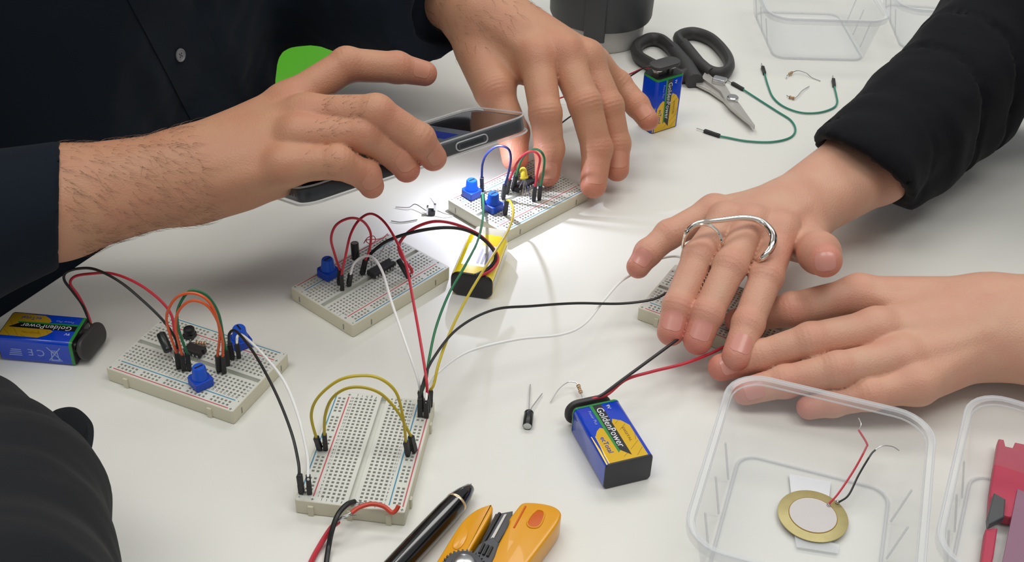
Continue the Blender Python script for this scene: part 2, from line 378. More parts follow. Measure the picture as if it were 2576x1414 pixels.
class Hand:
    """a hand and forearm: cones along the bones, fingers joined softly to the palm but not to each other"""
    def __init__(self, fingers, palm, arm, hint, kp=9.0, kf=7.0, wr=0.2):
        self.palm, self.arm, self.kp, self.kf, self.wr = palm, arm, kp, kf, wr
        self.F = []
        for name, pts, r in fingers:
            p = [np.asarray(q, float) for q in pts]
            tip = p[-1]; d = unit(tip-p[-2]); p[-1] = tip-d*r[-1]*0.8
            bend = p[-3]-(p[-4]+p[-2])/2 if len(p) > 3 else np.zeros(3)
            n = np.asarray(hint, float)+bend*0.02; n = unit(n-d*(n@d))
            self.F.append(dict(name=name, p=p, r=r, d=d, n=n, tip=tip))
        self.creases = []
        for f in self.F:
            k = len(f['p'])
            for j in range(1, k-1):
                ax = unit(unit(f['p'][j+1]-f['p'][j])+unit(f['p'][j]-f['p'][j-1])); nn = unit(f['n']-ax*(f['n']@ax))
                big = (k == 4 and j == 1) or (k == 3 and j == 1)
                self.creases.append((f['p'][j], ax, nn, f['r'][j], 1.0 if big else 0.7))
    def __call__(self, p):
        d = None
        for a, b, r1, r2 in self.palm+self.arm:
            c = cone(p, a, b, r1, r2); d = c if d is None else smin(d, c, self.kp)
        for f, (a, b, r1, r2) in zip(self.F[:4], self.palm[:4]):
            n = f['n']; d = smin(d, np.linalg.norm(p-(f['p'][0]+n*f['r'][0]*0.34), axis=1)-f['r'][0]*0.84, 6.0)
            d = smin(d, cone(p, b+n*(r2-2.6), a+n*(r1-3.6), 3.0, 3.2), 5.0)
        out = d
        for f in self.F:
            q, r = f['p'], f['r']; df = None
            for j in range(len(q)-1):
                c = cone(p, q[j], q[j+1], r[j], r[j+1]); df = c if df is None else smin(df, c, 2.5)
            for j in range(1, len(q)-1):
                c = np.linalg.norm(p-(q[j]+f['n']*r[j]*0.10), axis=1)-r[j]*0.95; df = smin(df, c, 3.0)
            out = np.minimum(out, smin(d, df, self.kf))
        for o, ax, n, r, s in self.creases:
            v = p-o; m = np.abs(v).max(1) < r*2.2
            if not m.any(): continue
            vm = v[m]; t = vm@ax; lat = vm-t[:, None]*ax; ln = np.linalg.norm(lat, axis=1)+1e-6
            fac = np.clip((lat@n)/ln, 0, 1)**1.5
            out[m] += self.wr*s*fac*np.exp(-(t/(r*0.55))**2)*np.cos(t*2*math.pi/2.9)
        return out
    def bounds(self, pad=4):
        a = [x for c in self.palm+self.arm for x in ((c[0]-c[2]), (c[0]+c[2]), (c[1]-c[3]), (c[1]+c[3]))]
        for f in self.F:
            for q, r in zip(f['p'], f['r']): a += [q-r, q+r]
        a = np.array(a); return a.min(0)-pad, a.max(0)+pad
    def flush(self, V):
        t = np.zeros(len(V))
        for f in self.F:
            q, r = f['p'], f['r']
            t += 0.6*np.exp(-(np.linalg.norm(V-f['tip'], axis=1)/(r[-1]*1.9))**2)
            for j in range(0, len(q)-1): t += (0.22 if j else 0.16)*np.exp(-(np.linalg.norm(V-(q[j]+f['n']*r[j]), axis=1)/(r[j]*0.9))**2)
        return np.clip(t+0.12, 0, 1)
    def nail(self, f, wid=0.70, lng=1.22, back=1.30, turn=0.0):
        """a curved plate laid on the fingertip, with a free edge and some thickness"""
        d, n = f['d'], f['n']; s = np.cross(d, n)
        if turn: n, s = n*math.cos(turn)+s*math.sin(turn), s*math.cos(turn)-n*math.sin(turn)
        r = f['r'][-1]; c = f['p'][-1]; nu, nv = 9, 9; pts = []
        for j in range(nv):
            v = j/(nv-1); a = -back+lng*v*1.15
            wv = wid*(1-0.10*(1-v)**2)*(1-0.45*max(0, (v-0.8)/0.2)**2)*(1-0.35*max(0, (0.15-v)/0.15))
            for i in range(nu):
                u = -1+2*i/(nu-1); ph = u*wv*1.05
                pts.append(c+d*r*a+(n*math.cos(ph)+s*math.sin(ph))*r*1.02)
        pts = np.array(pts)
        for _ in range(4): pts = pts-grad(self, pts)*np.clip(self(pts)-0.05, -2, 2)[:, None]
        g = grad(self, pts, 1.0); 
        top = pts+g*0.16; low = pts-g*0.5
        V = np.concatenate([top, low]); N = nu*nv; F = []
        for j in range(nv-1):
            for i in range(nu-1):
                a = j*nu+i; F.append((a, a+1, a+nu+1, a+nu)); F.append((N+a, N+a+nu, N+a+nu+1, N+a+1))
        rim = [i for i in range(nu)]+[j*nu+nu-1 for j in range(1, nv)]+[(nv-1)*nu+i for i in range(nu-2, -1, -1)]+[j*nu for j in range(nv-2, 0, -1)]
        for a, b in zip(rim, rim[1:]+rim[:1]): F.append((a, N+a, N+b, b))
        return V, F

def skin_mesh(name, hands, extra, m, parent, h):
    """the body of one person: the arms and what joins them under the clothes, in one mesh"""
    Vs, Qs, Ts, n = [], [], [], 0
    for hd in hands:
        lo, hi = hd.bounds(); V, Q = polygonise(hd, lo, hi, h)
        Vs.append(V); Qs.append(Q+n); Ts.append(hd.flush(V)); n += len(V)
    for f, lo, hi, hh in extra:
        V, Q = polygonise(f, lo, hi, hh); Vs.append(V); Qs.append(Q+n); Ts.append(np.full(len(V), 0.1)); n += len(V)
    V = np.concatenate(Vs); me = fast_mesh(name, (V-BASE[parent.name])*S, np.concatenate(Qs)); shade(me, True)
    at = me.attributes.new('flush', 'FLOAT', 'POINT'); at.data.foreach_set('value', np.concatenate(Ts).astype(np.float32))
    me.materials.append(m)
    o = bpy.data.objects.new(name, me); COL.objects.link(o); o.parent = parent; BASE[o.name] = BASE[parent.name]
    return o, Vs
def cloth_mesh(name, f, lo, hi, h, m, parent, newton=1):
    V, Q = polygonise(f, lo, hi, h, newton)
    me = fast_mesh(name, (V-BASE[parent.name])*S, Q); shade(me, True); me.materials.append(m)
    o = bpy.data.objects.new(name, me); COL.objects.link(o); o.parent = parent; BASE[o.name] = BASE[parent.name]
    return o
def folds(p, amp, sc, seed=0.0):
    x, y, z = p[:, 0]/sc+seed, p[:, 1]/sc-seed*0.7, p[:, 2]/sc+seed*1.3
    a = np.sin(x*1.3+1.7*np.sin(y*0.9+z*0.4))+np.sin(y*1.7-0.8*z+1.3*np.sin(z*1.1+x*0.5))+0.6*np.sin(2.3*z+1.2*x+np.sin(y*2.1))
    return amp*a/2.6
def hairs(V, f, m, parent, n, flow, rng, keep, name='arm_hair', ln=(6, 11), r0=0.085):
    """single hairs growing out of the skin, combed one way"""
    g0 = grad(f, V, 0.5); face = ((CAMP-V)*g0).sum(1) > -40
    ok = np.where(face & keep)[0]; pick = rng.choice(ok, n, replace=False); out = []
    for i in pick:
        p, g = V[i], g0[i]; fl = np.asarray(flow(p) if callable(flow) else flow)+rng.normal(0, 0.24, 3)
        t = unit(fl-g*(fl@g)); L = rng.uniform(*ln); sw = np.cross(g, t)*rng.uniform(-0.25, 0.25)
        pts = [p-g*0.3+t*0, p+g*(0.10*L)+t*L*0.3, p+g*(0.13*L)+t*L*0.65+sw*L*0.3, p+g*(0.09*L)+t*L+sw*L]
        q_ = spline(pts, 3); out.append(tube(q_, np.linspace(r0, r0*0.35, len(q_)), 3))
    return part(name, cat(*out), m, parent, local=False, kind='stuff')
def fin(name, r, *px):
    return (name, [P(*q) for q in px], r)
rng = np.random.default_rng(4)

# ---------------------------------------------------------------- the man with the phone
# the phone's own frame: along it, across it towards the man, out of the screen
pa, pb, pc = P(752, 478, 91), P(1338, 285, 97), P(1188, 267, 70)
px_ = unit(pb-pa); py_ = pc-pb; py_ = unit(py_-px_*(py_@px_)); pz_ = np.cross(px_, py_)
def on_phone(x, y, z): return pa-pz_*9.5+px_*x+py_*y+pz_*z
man = thing('person', 'person in a navy shirt with rolled sleeves holding a phone over a breadboard', 'person', epoint(230, 150, -TZ))
# his near arm and the hand on the phone
mw = P(445, 442, 88)
mr_f = [fin('index', (11.5, 10.2, 9.2, 7.6), (722, 262, 112), (872, 163, 128), (998, 170, 124), (1092, 190, 117)),
        fin('middle', (11.5, 10.4, 9.3, 7.9), (768, 290, 116), (945, 284, 124), (1052, 350, 108), (1104, 414, 89)),
        fin('ring', (11.3, 10.2, 9.0, 7.8), (748, 342, 112), (912, 338, 114), (1003, 392, 98), (1037, 449, 86)),
        fin('little', (10.5, 9.2, 8.2, 7.2), (715, 415, 102), (848, 408, 106), (920, 440, 94), (946, 490, 83)),
        ('thumb', [on_phone(-25, 58, 13), on_phone(4, 76, 11), on_phone(36, 85, 5), on_phone(62, 84, 3)], (13, 11, 9.5, 8))]
A_ = lambda *q: P(*q)
mr_palm = [(A_(470, 415, 93), A_(722, 268, 110), 19, 12.5), (A_(470, 420, 92), A_(766, 296, 113), 19, 12.5),
           (A_(465, 450, 88), A_(748, 345, 108), 19, 12.5), (A_(465, 475, 82), A_(715, 418, 99), 19, 12.5),
           (A_(520, 480, 75), A_(690, 440, 86), 17, 14), (A_(470, 455, 85), A_(600, 440, 82), 20, 18)]
mr_arm = [(A_(-140, 565, 84), A_(150, 490, 84), 27, 26), (A_(150, 482, 85), A_(470, 418, 92), 25, 19.5),
          (A_(-140, 600, 76), A_(150, 535, 76), 27, 25), (A_(150, 535, 76), A_(465, 470, 83), 25, 18.5)]
MR = Hand(mr_f, mr_palm, mr_arm, unit(CAMP-mw))
# his far arm, fingers down on the board
ml_f = [fin('index', (12.4, 10.9, 10.1, 8.7), (1350, 140, 84), (1372, 285, 60), (1382, 375, 37), (1375, 462, 13)),
        fin('middle', (12.4, 11.4, 10.6, 9.1), (1418, 135, 84), (1472, 262, 62), (1502, 375, 35), (1490, 492, 11)),
        fin('ring', (11.9, 10.7, 9.9, 8.5), (1474, 148, 78), (1530, 268, 54), (1550, 362, 31), (1553, 450, 13)),
        fin('little', (10.7, 9.4, 8.6, 7.6), (1492, 160, 68), (1556, 212, 52), (1603, 265, 42), (1642, 318, 34)),
        fin('thumb', (14.5, 12.4, 11.4, 9.3), (1205, 130, 74), (1247, 232, 60), (1290, 335, 40), (1298, 425, 22))]
ml_palm = [(A_(1215, 40, 96), A_(1350, 140, 82), 20, 13), (A_(1225, 38, 96), A_(1418, 135, 82), 20, 13), (A_(1245, 40, 94), A_(1474, 148, 76), 20, 12.5),
           (A_(1260, 50, 90), A_(1492, 162, 66), 19, 11.5), (A_(1185, 55, 88), A_(1240, 220, 62), 20, 13), (A_(1225, 80, 84), A_(1330, 170, 72), 18, 13)]
ml_arm = [(A_(1210, 42, 94), A_(1020, -70, 92), 21, 27), (A_(1240, 35, 94), A_(1060, -80, 96), 20, 26)]
ML = Hand(ml_f, ml_palm, ml_arm, unit(CAMP-P(1400, 150, 85)), kf=8)
TC = lambda t, o, z: epoint(t, o, z)
SH_R, SH_L = TC(60, 200, 330), TC(430, 200, 330)
def man_core(p):
    d = cone(p, TC(150, 190, -120), TC(160, 160, 300), 70, 75)
    d = smin(d, cone(p, TC(300, 190, -120), TC(300, 160, 300), 70, 75), 60)
    d = smin(d, cone(p, P(-120, 582, 80), TC(60, 180, 300), 32, 42), 30)
    return smin(d, cone(p, P(1020, -70, 92), TC(400, 180, 290), 28, 42), 30)
def bnd(pts, pad): a = np.array(pts); return a.min(0)-pad, a.max(0)+pad
lo, hi = bnd([TC(150, 190, -120), TC(300, 190, 300), P(-120, 582, 80), P(1020, -70, 92), TC(60, 180, 300), TC(400, 180, 300)], 95)
body, vs = skin_mesh('body', [MR, ML], [(man_core, lo, hi, 7.0)], M['skin_m'], man, 1.15)
for f in MR.F[:4]: part('fingernail', MR.nail(f), M['nail_m'], body, True, local=False)
for f in ML.F[:4]: part('fingernail', ML.nail(f), M['nail_m'], body, True, local=False)
V0 = vs[0]; arm_t = unit(P(470, 440, 86)-P(150, 510, 80)); tt = (V0-P(150, 510, 80))@arm_t; LT = np.linalg.norm(P(470, 440, 86)-P(150, 510, 80))
hairs(V0, MR, M['hair'], body, 480, arm_t+np.array([0, -0.55, -0.35]), rng, (tt > 4) & (tt < LT*1.12))
for (x, y, z), n_ in (((850, 300, 122), 34), ((870, 268, 126), 10), ((800, 385, 112), 14)):
    c_ = P(x, y, z); hairs(V0, MR, M['hair'], body, n_, arm_t, rng, np.linalg.norm(V0-c_, axis=1) < 16, 'knuckle_hair', (3, 6), 0.1)
V1 = vs[1]; hairs(V1, ML, M['hair'], body, 120, unit(P(1350, 140, 80)-P(1150, 0, 95)), rng, np.linalg.norm(V1-P(1200, 10, 100), axis=1) < 45, 'arm_hair', (6, 11), 0.11)

# the shirt: trunk, far sleeve, near sleeve with its rolled cuff
def trunk(p):
    d = cone(p, TC(110, 175, -260), TC(140, 120, 330), 118, 128)
    d = smin(d, cone(p, TC(276, 175, -260), TC(261, 120, 330), 112, 122), 90)
    return d
NS0, NS1 = P(-160, 590, 78), P(118, 512, 80)          # near sleeve axis, elbow to cuff
FS0, FS1 = P(620, -75, 60), P(1100, 40, 92)          # far sleeve axis
def man_shirt(p):
    d = trunk(p)
    s1 = cone(p, TC(40, 190, 320), TC(-60, 60, 110), 75, 62); s1 = smin(s1, cone(p, TC(-60, 60, 110), NS0, 62, 48), 30)
    s2 = cone(p, TC(400, 190, 320), FS0, 70, 46); s2 = smin(s2, cone(p, FS0, FS1, 46, 36), 20)
    s2 = smin(s2, cone(p, P(900, 20, 75), P(1120, 70, 86), 33, 25), 12)
    d = smin(smin(d, s1, 40), s2, 35)
    return d+folds(p, 3.0, 26, 0.4)+folds(p, 1.2, 9, 2.0)
def cut_end(d, p, c, ax, arm_r, dp=14):
    """an open sleeve end: nothing beyond it, and a hollow the arm comes out of"""
    t = (p-c)@ax; d = np.maximum(d, t)
    lat = np.linalg.norm((p-c)-t[:, None]*ax, axis=1)
    return np.maximum(d, -np.maximum(lat-arm_r, -(t+dp)))
far_ax = unit(P(1215, 60, 94)-P(1020, -70, 92))
def far_shirt(p):
    return cut_end(man_shirt(p), p, P(1128, 25, 93), far_ax, 29)
lo, hi = bnd([TC(110, 175, -200), TC(300, 175, 300), NS0, FS0, P(1128, 25, 93), TC(-60, 60, 110), TC(430, 190, 300)], 130)
shirt = cloth_mesh('shirt', far_shirt, lo, hi, 4.5, M['shirt'], man)
near_ax = unit(P(470, 440, 86)-P(150, 510, 80))
cuff_c = P(150, 506, 80); cut_n = np.cross(ray(150, 506), CU+CR*0.06); cut_ax = unit(unit(cut_n)*0.85+near_ax*0.15)
def cuff(p):
    d = cone(p, P(-150, 560, 80), P(150, 480, 86), 36, 26.5); d = smin(d, cone(p, P(-150, 640, 66), P(140, 540, 76), 36, 26), 20)
    return cut_end(d+folds(p, 1.4, 20, 1.0), p, cuff_c, cut_ax, 28, 5)
lo, hi = bnd([P(-150, 560, 80), P(150, 480, 86), P(-150, 640, 66), P(140, 540, 76)], 50)
cloth_mesh('rolled_cuff', cuff, lo, hi, 3.0, M['shirt'], man)
# placket and button, laid on the shirt front
def drop(f, px, py, z0=20, z1=330):
    """first point of a field along the ray of a pixel"""
    d = ray(px, py); d = d/np.linalg.norm(d); t = 300.0
    for _ in range(200):
        q = CAMP+d*t; s_ = float(f(q[None])[0]); t += max(s_, 0.05)*0.8
        if s_ < 0.15: break
    return q
def strip(pa, pb, width, n=22, lift=0.9):
    L_, R_ = [], []
    for i in range(n+1):
        t = i/n; a = drop(man_shirt, pa[0]+(pb[0]-pa[0])*t, pa[1]+(pb[1]-pa[1])*t); b = drop(man_shirt, pa[0]+(pb[0]-pa[0])*t+width, pa[1]+(pb[1]-pa[1])*t-width*0.12)
        L_.append(a); R_.append(b)
    rows = [np.array([L_[i]+(R_[i]-L_[i])*k/6 for i in range(n+1)]) for k in range(7)]
    V = np.concatenate(rows)
    for _ in range(3): V = V-grad(man_shirt, V, 1.0)*(man_shirt(V)-lift)[:, None]
    g = grad(man_shirt, V, 1.0); N = len(V); m_ = n+1; F = []
    for k in range(6):
        for i in range(n):
            a = k*m_+i; F.append((a, a+1, a+m_+1, a+m_)); F.append((N+a, N+a+m_, N+a+m_+1, N+a+1))
    rim = list(range(m_))+[k*m_+n for k in range(1, 7)]+[6*m_+i for i in range(n-1, -1, -1)]+[k*m_ for k in range(5, 0, -1)]
    for a, b in zip(rim, rim[1:]+rim[:1]): F.append((a, b, N+b, N+a))
    return np.concatenate([V, V-g*2.2]), F
part('placket', strip((300, -40), (478, 300), 150), M['shirt'], shirt, True, local=False)
bp = drop(man_shirt, 448, 138); bn = grad(man_shirt, bp[None], 2.0)[0]; bx = frame(bn)
bt = part('button', put(lathe([(0.5, 0.2), (4.0, 0.2), (4.6, 0.9), (4.4, 1.7), (3.7, 1.9), (3.2, 1.4), (0.5, 1.3)], 24), bp+bn*1.0, bx), M['button'], shirt, True, local=False, label='small grey shirt button')
part('button_hole', put(cat(*[lathe([(0.45, 0), (0.45, 0.12)], 8) for _ in range(1)]+[(np.asarray(lathe([(0.5, 0), (0.5, 0.12)], 8)[0])+np.array([x, y, 0]), lathe([(0.5, 0), (0.5, 0.12)], 8)[1]) for x, y in ((1, 1), (-1, 1), (1, -1), (-1, -1))]), bp+bn*2.35, bx), M['black'], bt, local=False)

# ---------------------------------------------------------------- the woman with the ring
wom = thing('person', 'person in a black knit top wearing a silver ring, both hands over a breadboard', 'person', P(2800, 300, -TZ)*np.array([1, 1, 0])+np.array([120, 0, -TZ]))
wr_f = [fin('little', (9.8, 8.7, 8.0, 7.2), (1795, 533, 49), (1683, 590, 41), (1630, 636, 34), (1592, 690, 25)),
        fin('ring', (10.4, 9.3, 8.7, 8.0), (1828, 556, 54), (1757, 645, 47), (1706, 770, 32), (1680, 862, 18)),
        fin('middle', (10.8, 9.6, 8.9, 8.2), (1890, 566, 56), (1838, 668, 49), (1780, 790, 33), (1745, 884, 18)),
        fin('index', (10.8, 9.6, 8.9, 8.2), (1962, 585, 54), (1928, 695, 46), (1882, 815, 32), (1843, 922, 20)),
        fin('thumb', (13, 12, 12.0, 9.5), (2010, 585, 36), (2030, 612, 44), (2062, 638, 56), (2080, 660, 72))]
wr_palm = [(A_(1975, 520, 44), A_(1800, 536, 47), 15, 10), (A_(1980, 525, 46), A_(1830, 556, 52), 16, 11), (A_(1990, 535, 46), A_(1890, 568, 54), 17, 11.5),
           (A_(2010, 548, 44), A_(1962, 588, 52), 17, 11.5), (A_(2015, 560, 40), A_(2025, 600, 40), 17, 14), (A_(1930, 540, 44), A_(1970, 600, 40), 14, 12)]
wr_arm = [(A_(1975, 520, 44), A_(2160, 395, 52), 17, 21), (A_(2015, 548, 43), A_(2210, 430, 48), 16.5, 21), (A_(2160, 395, 52), A_(2420, 200, 70), 21, 20), (A_(2210, 430, 48), A_(2450, 235, 68), 21, 20), (A_(2445, 225, 68), A_(2600, 60, 95), 20, 20)]
WR = Hand(wr_f, wr_palm, wr_arm, unit(CAMP-P(1900, 560, 50)), kp=8, kf=6, wr=0.16)
wl_f = [fin('index', (11, 9.8, 8.6, 7.4), (2160, 742, 32), (1995, 778, 31), (1905, 795, 20), (1830, 812, 13)),
        fin('middle', (11.2, 10.2, 9, 7.8), (2205, 828, 35), (2040, 858, 33), (1915, 896, 21), (1788, 932, 12)),
        fin('ring', (11, 9.8, 8.8, 7.6), (2268, 900, 31), (2108, 930, 29), (1975, 960, 18), (1848, 992, 9)),
        fin('little', (10, 8.6, 7.8, 6.8), (2308, 965, 25), (2190, 992, 21), (2095, 1012, 13), (2010, 1030, 8))]
wl_palm = [(A_(2480, 790, 34), A_(2165, 745, 31), 22, 12), (A_(2480, 810, 34), A_(2210, 830, 33), 22, 12), (A_(2470, 840, 31), A_(2268, 902, 29), 22, 12), (A_(2470, 860, 27), A_(2308, 966, 23), 20, 11.5),
           (A_(2440, 770, 26), A_(2240, 755, 22), 17, 13)]
wl_arm = [(A_(2480, 795, 34), A_(2760, 800, 44), 23, 27), (A_(2470, 855, 28), A_(2760, 880, 36), 21, 27)]
WL = Hand(wl_f, wl_palm, wl_arm, unit(CAMP-P(2230, 850, 35)), kp=9, kf=7, wr=0.16)
wb = BASE[wom.name]
W_SH = [np.array([560, 760, 330]), np.array([560, 480, 330])]
def wom_core(p):
    d = cone(p, np.array([640, 620, -250]), np.array([610, 620, 300]), 110, 110)
    d = smin(d, cone(p, P(2600, 60, 95), W_SH[0], 26, 42), 30)
    return smin(d, cone(p, P(2760, 840, 40), W_SH[1], 30, 45), 30)
lo, hi = bnd([np.array([640, 620, -250]), np.array([610, 620, 300]), P(2440, 230, 70), P(2760, 840, 40)]+W_SH, 125)
wbody, vs2 = skin_mesh('body', [WR, WL], [(wom_core, lo, hi, 8.0)], M['skin_w'], wom, 1.1)
for f in WR.F[:4]: part('fingernail', WR.nail(f), M['nail_w'], wbody, True, local=False)
tf = dict(WR.F[4]); tf['n'] = unit(CAMP-tf['p'][-1]); td = CU*-0.95+CR*0.1; tf['d'] = unit(td-tf['n']*(td@tf['n']))
part('fingernail', WR.nail(tf, wid=0.62, lng=1.15, back=0.55), M['nail_w'], wbody, True, local=False)
part('fingernail', WL.nail(WL.F[1]), M['nail_w'], wbody, True, local=False); part('fingernail', WL.nail(WL.F[2]), M['nail_w'], wbody, True, local=False)
ws_ax = unit(P(1990, 535, 45)-P(2300, 330, 58))
SL = [P(2168, 428, 52), P(2268, 338, 58), P(2360, 252, 67), P(2440, 176, 77), P(2600, 50, 96)]
ws_cut = np.cross(ray(2165, 428), CR*290-CU*145); ws_cut = unit(unit(ws_cut)*(1 if ws_cut@ws_ax > 0 else -1)*0.7+ws_ax*0.3)
def w_sleeve(p):
    d = cone(p, SL[0], SL[1], 38, 39)
    d = np.minimum(d, cone(p, SL[1]+(SL[2]-SL[1])*0.15, SL[2], 41.5, 42.5)); d = smin(d, cone(p, SL[2]+(SL[3]-SL[2])*0.1, SL[3], 43.5, 45), 2.5)
    d = smin(d, cone(p, SL[3], SL[4], 46, 56), 4); d = smin(d, cone(p, SL[4], W_SH[0], 56, 70), 30)
    d = smin(d, cone(p, P(2290, 470, 34), P(2480, 300, 50), 13, 22), 14)
    d = smin(d, cone(p, W_SH[0], W_SH[1], 75, 75), 40); d = smin(d, cone(p, np.array([640, 620, -250]), np.array([610, 620, 310]), 135, 130), 60)
    d = smin(d, cone(p, P(2800, 840, 42), W_SH[1], 44, 65), 40)
    for c_, s_ in ((P(2330, 285, 62), 3.2), (P(2405, 212, 71), 3.6), (P(2215, 385, 54), 1.2)):
        t_ = (p-c_)@ws_ax+0.22*(p[:, 2]-c_[2]); m_ = np.exp(-(t_/2.2)**2); d = d+s_*m_*(np.linalg.norm(p-c_, axis=1) < 75)
    return cut_end(d+folds(p, 1.6, 17, 0.2)+folds(p, 0.7, 7, 1.0), p, P(2168, 426, 51), ws_cut, 31)
lo, hi = bnd([np.array([640, 620, -250]), np.array([610, 620, 310]), SL[0], P(2800, 840, 42)]+W_SH, 100)
hi = np.minimum(hi, (780, 900, 420))
cloth_mesh('knit_top', w_sleeve, lo, hi, 4.5, M['knit'], wom)
# the ring: a band round two fingers joined by a bar over the back
def hoop(f, j, t, rad, a0, a1, thick, n=26, tiltv=0.0):
    q, r = f['p'], f['r']; c = q[j]+(q[j+1]-q[j])*t; ax = unit(q[j+1]-q[j]); ax = unit(ax+f['n']*tiltv); nn = unit(f['n']-ax*(f['n']@ax)); s = np.cross(ax, nn)
    an = np.radians(np.linspace(a0, a1, n)); return [c+rad*(nn*math.cos(a)+s*math.sin(a)) for a in an]
fr, fm = WR.F[1], WR.F[2]
rg = thing('ring', 'polished silver double finger ring worn across two fingers', 'ring', P(1830, 600, 50))
h1 = spline([P(1718, 626, 48), P(1724, 594, 60), P(1748, 569, 67), P(1782, 566, 67), P(1808, 586, 63), P(1817, 618, 56), P(1806, 640, 38), P(1762, 642, 28), P(1728, 640, 34)], 5, closed=True)
part('band', tube(h1, 1.0, 8, closed=True), M['silver'], rg, True, local=False)
bar = spline([P(1718, 612, 54), P(1727, 582, 63), P(1755, 561, 68), P(1810, 554, 70), P(1872, 548, 71), P(1915, 558, 69), P(1943, 588, 67), P(1940, 622, 63), P(1914, 652, 57), P(1885, 662, 40)], 8)
part('bar', tube(bar, np.interp(np.linspace(0, 1, len(bar)), [0, 0.2, 0.5, 0.75, 0.9, 1], [0.6, 1.3, 1.9, 2.5, 1.9, 0.5]), 10), M['silver'], rg, True, local=False)

# ---------------------------------------------------------------- the person in the near corner
per = thing('person', 'person in a charcoal jacket, only the sleeve showing at the near corner', 'person', P(-100, 1300, 0)*np.array([1, 1, 0])+np.array([-40, 0, -TZ]))
JA = [P(-40, 1045, 70), P(18, 1165, 78), P(34, 1270, 88), P(10, 1430, 100), P(-40, 1700, 120)]
def jacket(p):
    d = cone(p, JA[0], JA[1], 17, 22); d = smin(d, cone(p, JA[1], JA[2], 22, 32), 10)
    d = smin(d, cone(p, JA[2], JA[3], 33, 36), 12); d = smin(d, cone(p, JA[3], JA[4], 36, 50), 14)
    d = smin(d, cone(p, P(-200, 1250, 60), P(-240, 1500, 60), 40, 60), 40)
    d = smin(d, cone(p, P(60, 1100, 80), P(140, 1160, 86), 10, 12), 10)
    return d+folds(p, 1.2, 18, 3.0)+folds(p, 0.5, 7, 0.6)
lo, hi = bnd(JA+[P(-200, 1250, 60), P(-240, 1500, 60)], 66)
jk = cloth_mesh('jacket', jacket, lo, hi, 3.0, M['jacket'], per)
lp = spline([P(120, 1052, 82), P(148, 1034, 84), P(188, 1032, 84), P(222, 1062, 84), P(229, 1092, 84), P(222, 1135, 84), P(205, 1175, 84)], 8)
def flap():
    rings = []
    for i, q in enumerate(lp):
        up = np.array([0, -0.35, 1.0]); t = unit(lp[min(i+1, len(lp)-1)]-lp[max(i-1, 0)]); nn = unit(np.cross(t, up))
        b = unit(np.array([-0.2, -0.6, -0.6])); rings.append(np.array([q+nn*1.2, q+b*20+nn*1.2, q+b*20-nn*1.2, q-nn*1.2]))
    return loft(rings)
part('pocket_flap', flap(), M['jacket'], jk, True, local=False)

# ---------------------------------------------------------------- breadboards
BL, BW, BH = 83.0, 55.0, 9.0
HX = [4.7+2.54*i for i in range(30)]
RAILX = [x for i, x in enumerate([4.7+2.54*i+1.27 for i in range(29)]) if i % 6 != 5]
HROWS = [13.0+2.54*i for i in range(5)]+[31.84+2.54*i for i in range(5)]
RROWS = [3.8, 6.3, 48.7, 51.2]
def board_top():
    hs = 0.7
    ys = sorted(set([0.5, BW-0.5, 26.0, 29.0]+[v for r in HROWS+RROWS for v in (r-hs, r+hs)]))
    V, F, mi = [], [], []
    def quad(a, b, c, d, m=0):
        n = len(V); V.extend([a, b, c, d]); F.append((n, n+1, n+2, n+3)); mi.append(m)
    z = BH
    def pit(x0, x1, y0, y1, dp, bottom):
        quad((x0, y0, z-dp), (x1, y0, z-dp), (x1, y1, z-dp), (x0, y1, z-dp), bottom)
        quad((x0, y0, z), (x0, y0, z-dp), (x0, y1, z-dp), (x0, y1, z)); quad((x1, y1, z), (x1, y1, z-dp), (x1, y0, z-dp), (x1, y0, z))
        quad((x1, y0, z), (x1, y0, z-dp), (x0, y0, z-dp), (x0, y0, z)); quad((x0, y1, z), (x0, y1, z-dp), (x1, y1, z-dp), (x1, y1, z))
    for y0, y1 in zip(ys, ys[1:]):
        cy = (y0+y1)/2; row = [r for r in HROWS+RROWS if abs(r-cy) < 0.3]
        if y0 == 26.0:
            pit(1.2, BL-1.2, y0, y1, 3.0, 0); quad((0.5, y0, z), (1.2, y0, z), (1.2, y1, z), (0.5, y1, z)); quad((BL-1.2, y0, z), (BL-0.5, y0, z), (BL-0.5, y1, z), (BL-1.2, y1, z)); continue
        if not row: quad((0.5, y0, z), (BL-0.5, y0, z), (BL-0.5, y1, z), (0.5, y1, z)); continue
        xs = RAILX if row[0] in RROWS else HX; x = 0.5
        for hx in xs:
            quad((x, y0, z), (hx-hs, y0, z), (hx-hs, y1, z), (x, y1, z)); pit(hx-hs, hx+hs, y0, y1, 1.0, 1); x = hx+hs
        quad((x, y0, z), (BL-0.5, y0, z), (BL-0.5, y1, z), (x, y1, z))
    return (np.array(V), F), mi
def board_base():
    p = np.array(rrect(0, BL, 0, BW, 1.2, 3)); q = inset(p, 0.5)
    def at(c, z): return np.column_stack([c, np.full(len(c), z)])
    return loft([at(q, 0), at(p, 0.5), at(p, BH-0.5), at(inset(p, 0.15), BH-0.15), at(inset(p, 0.62), BH-0.01)], True, False)
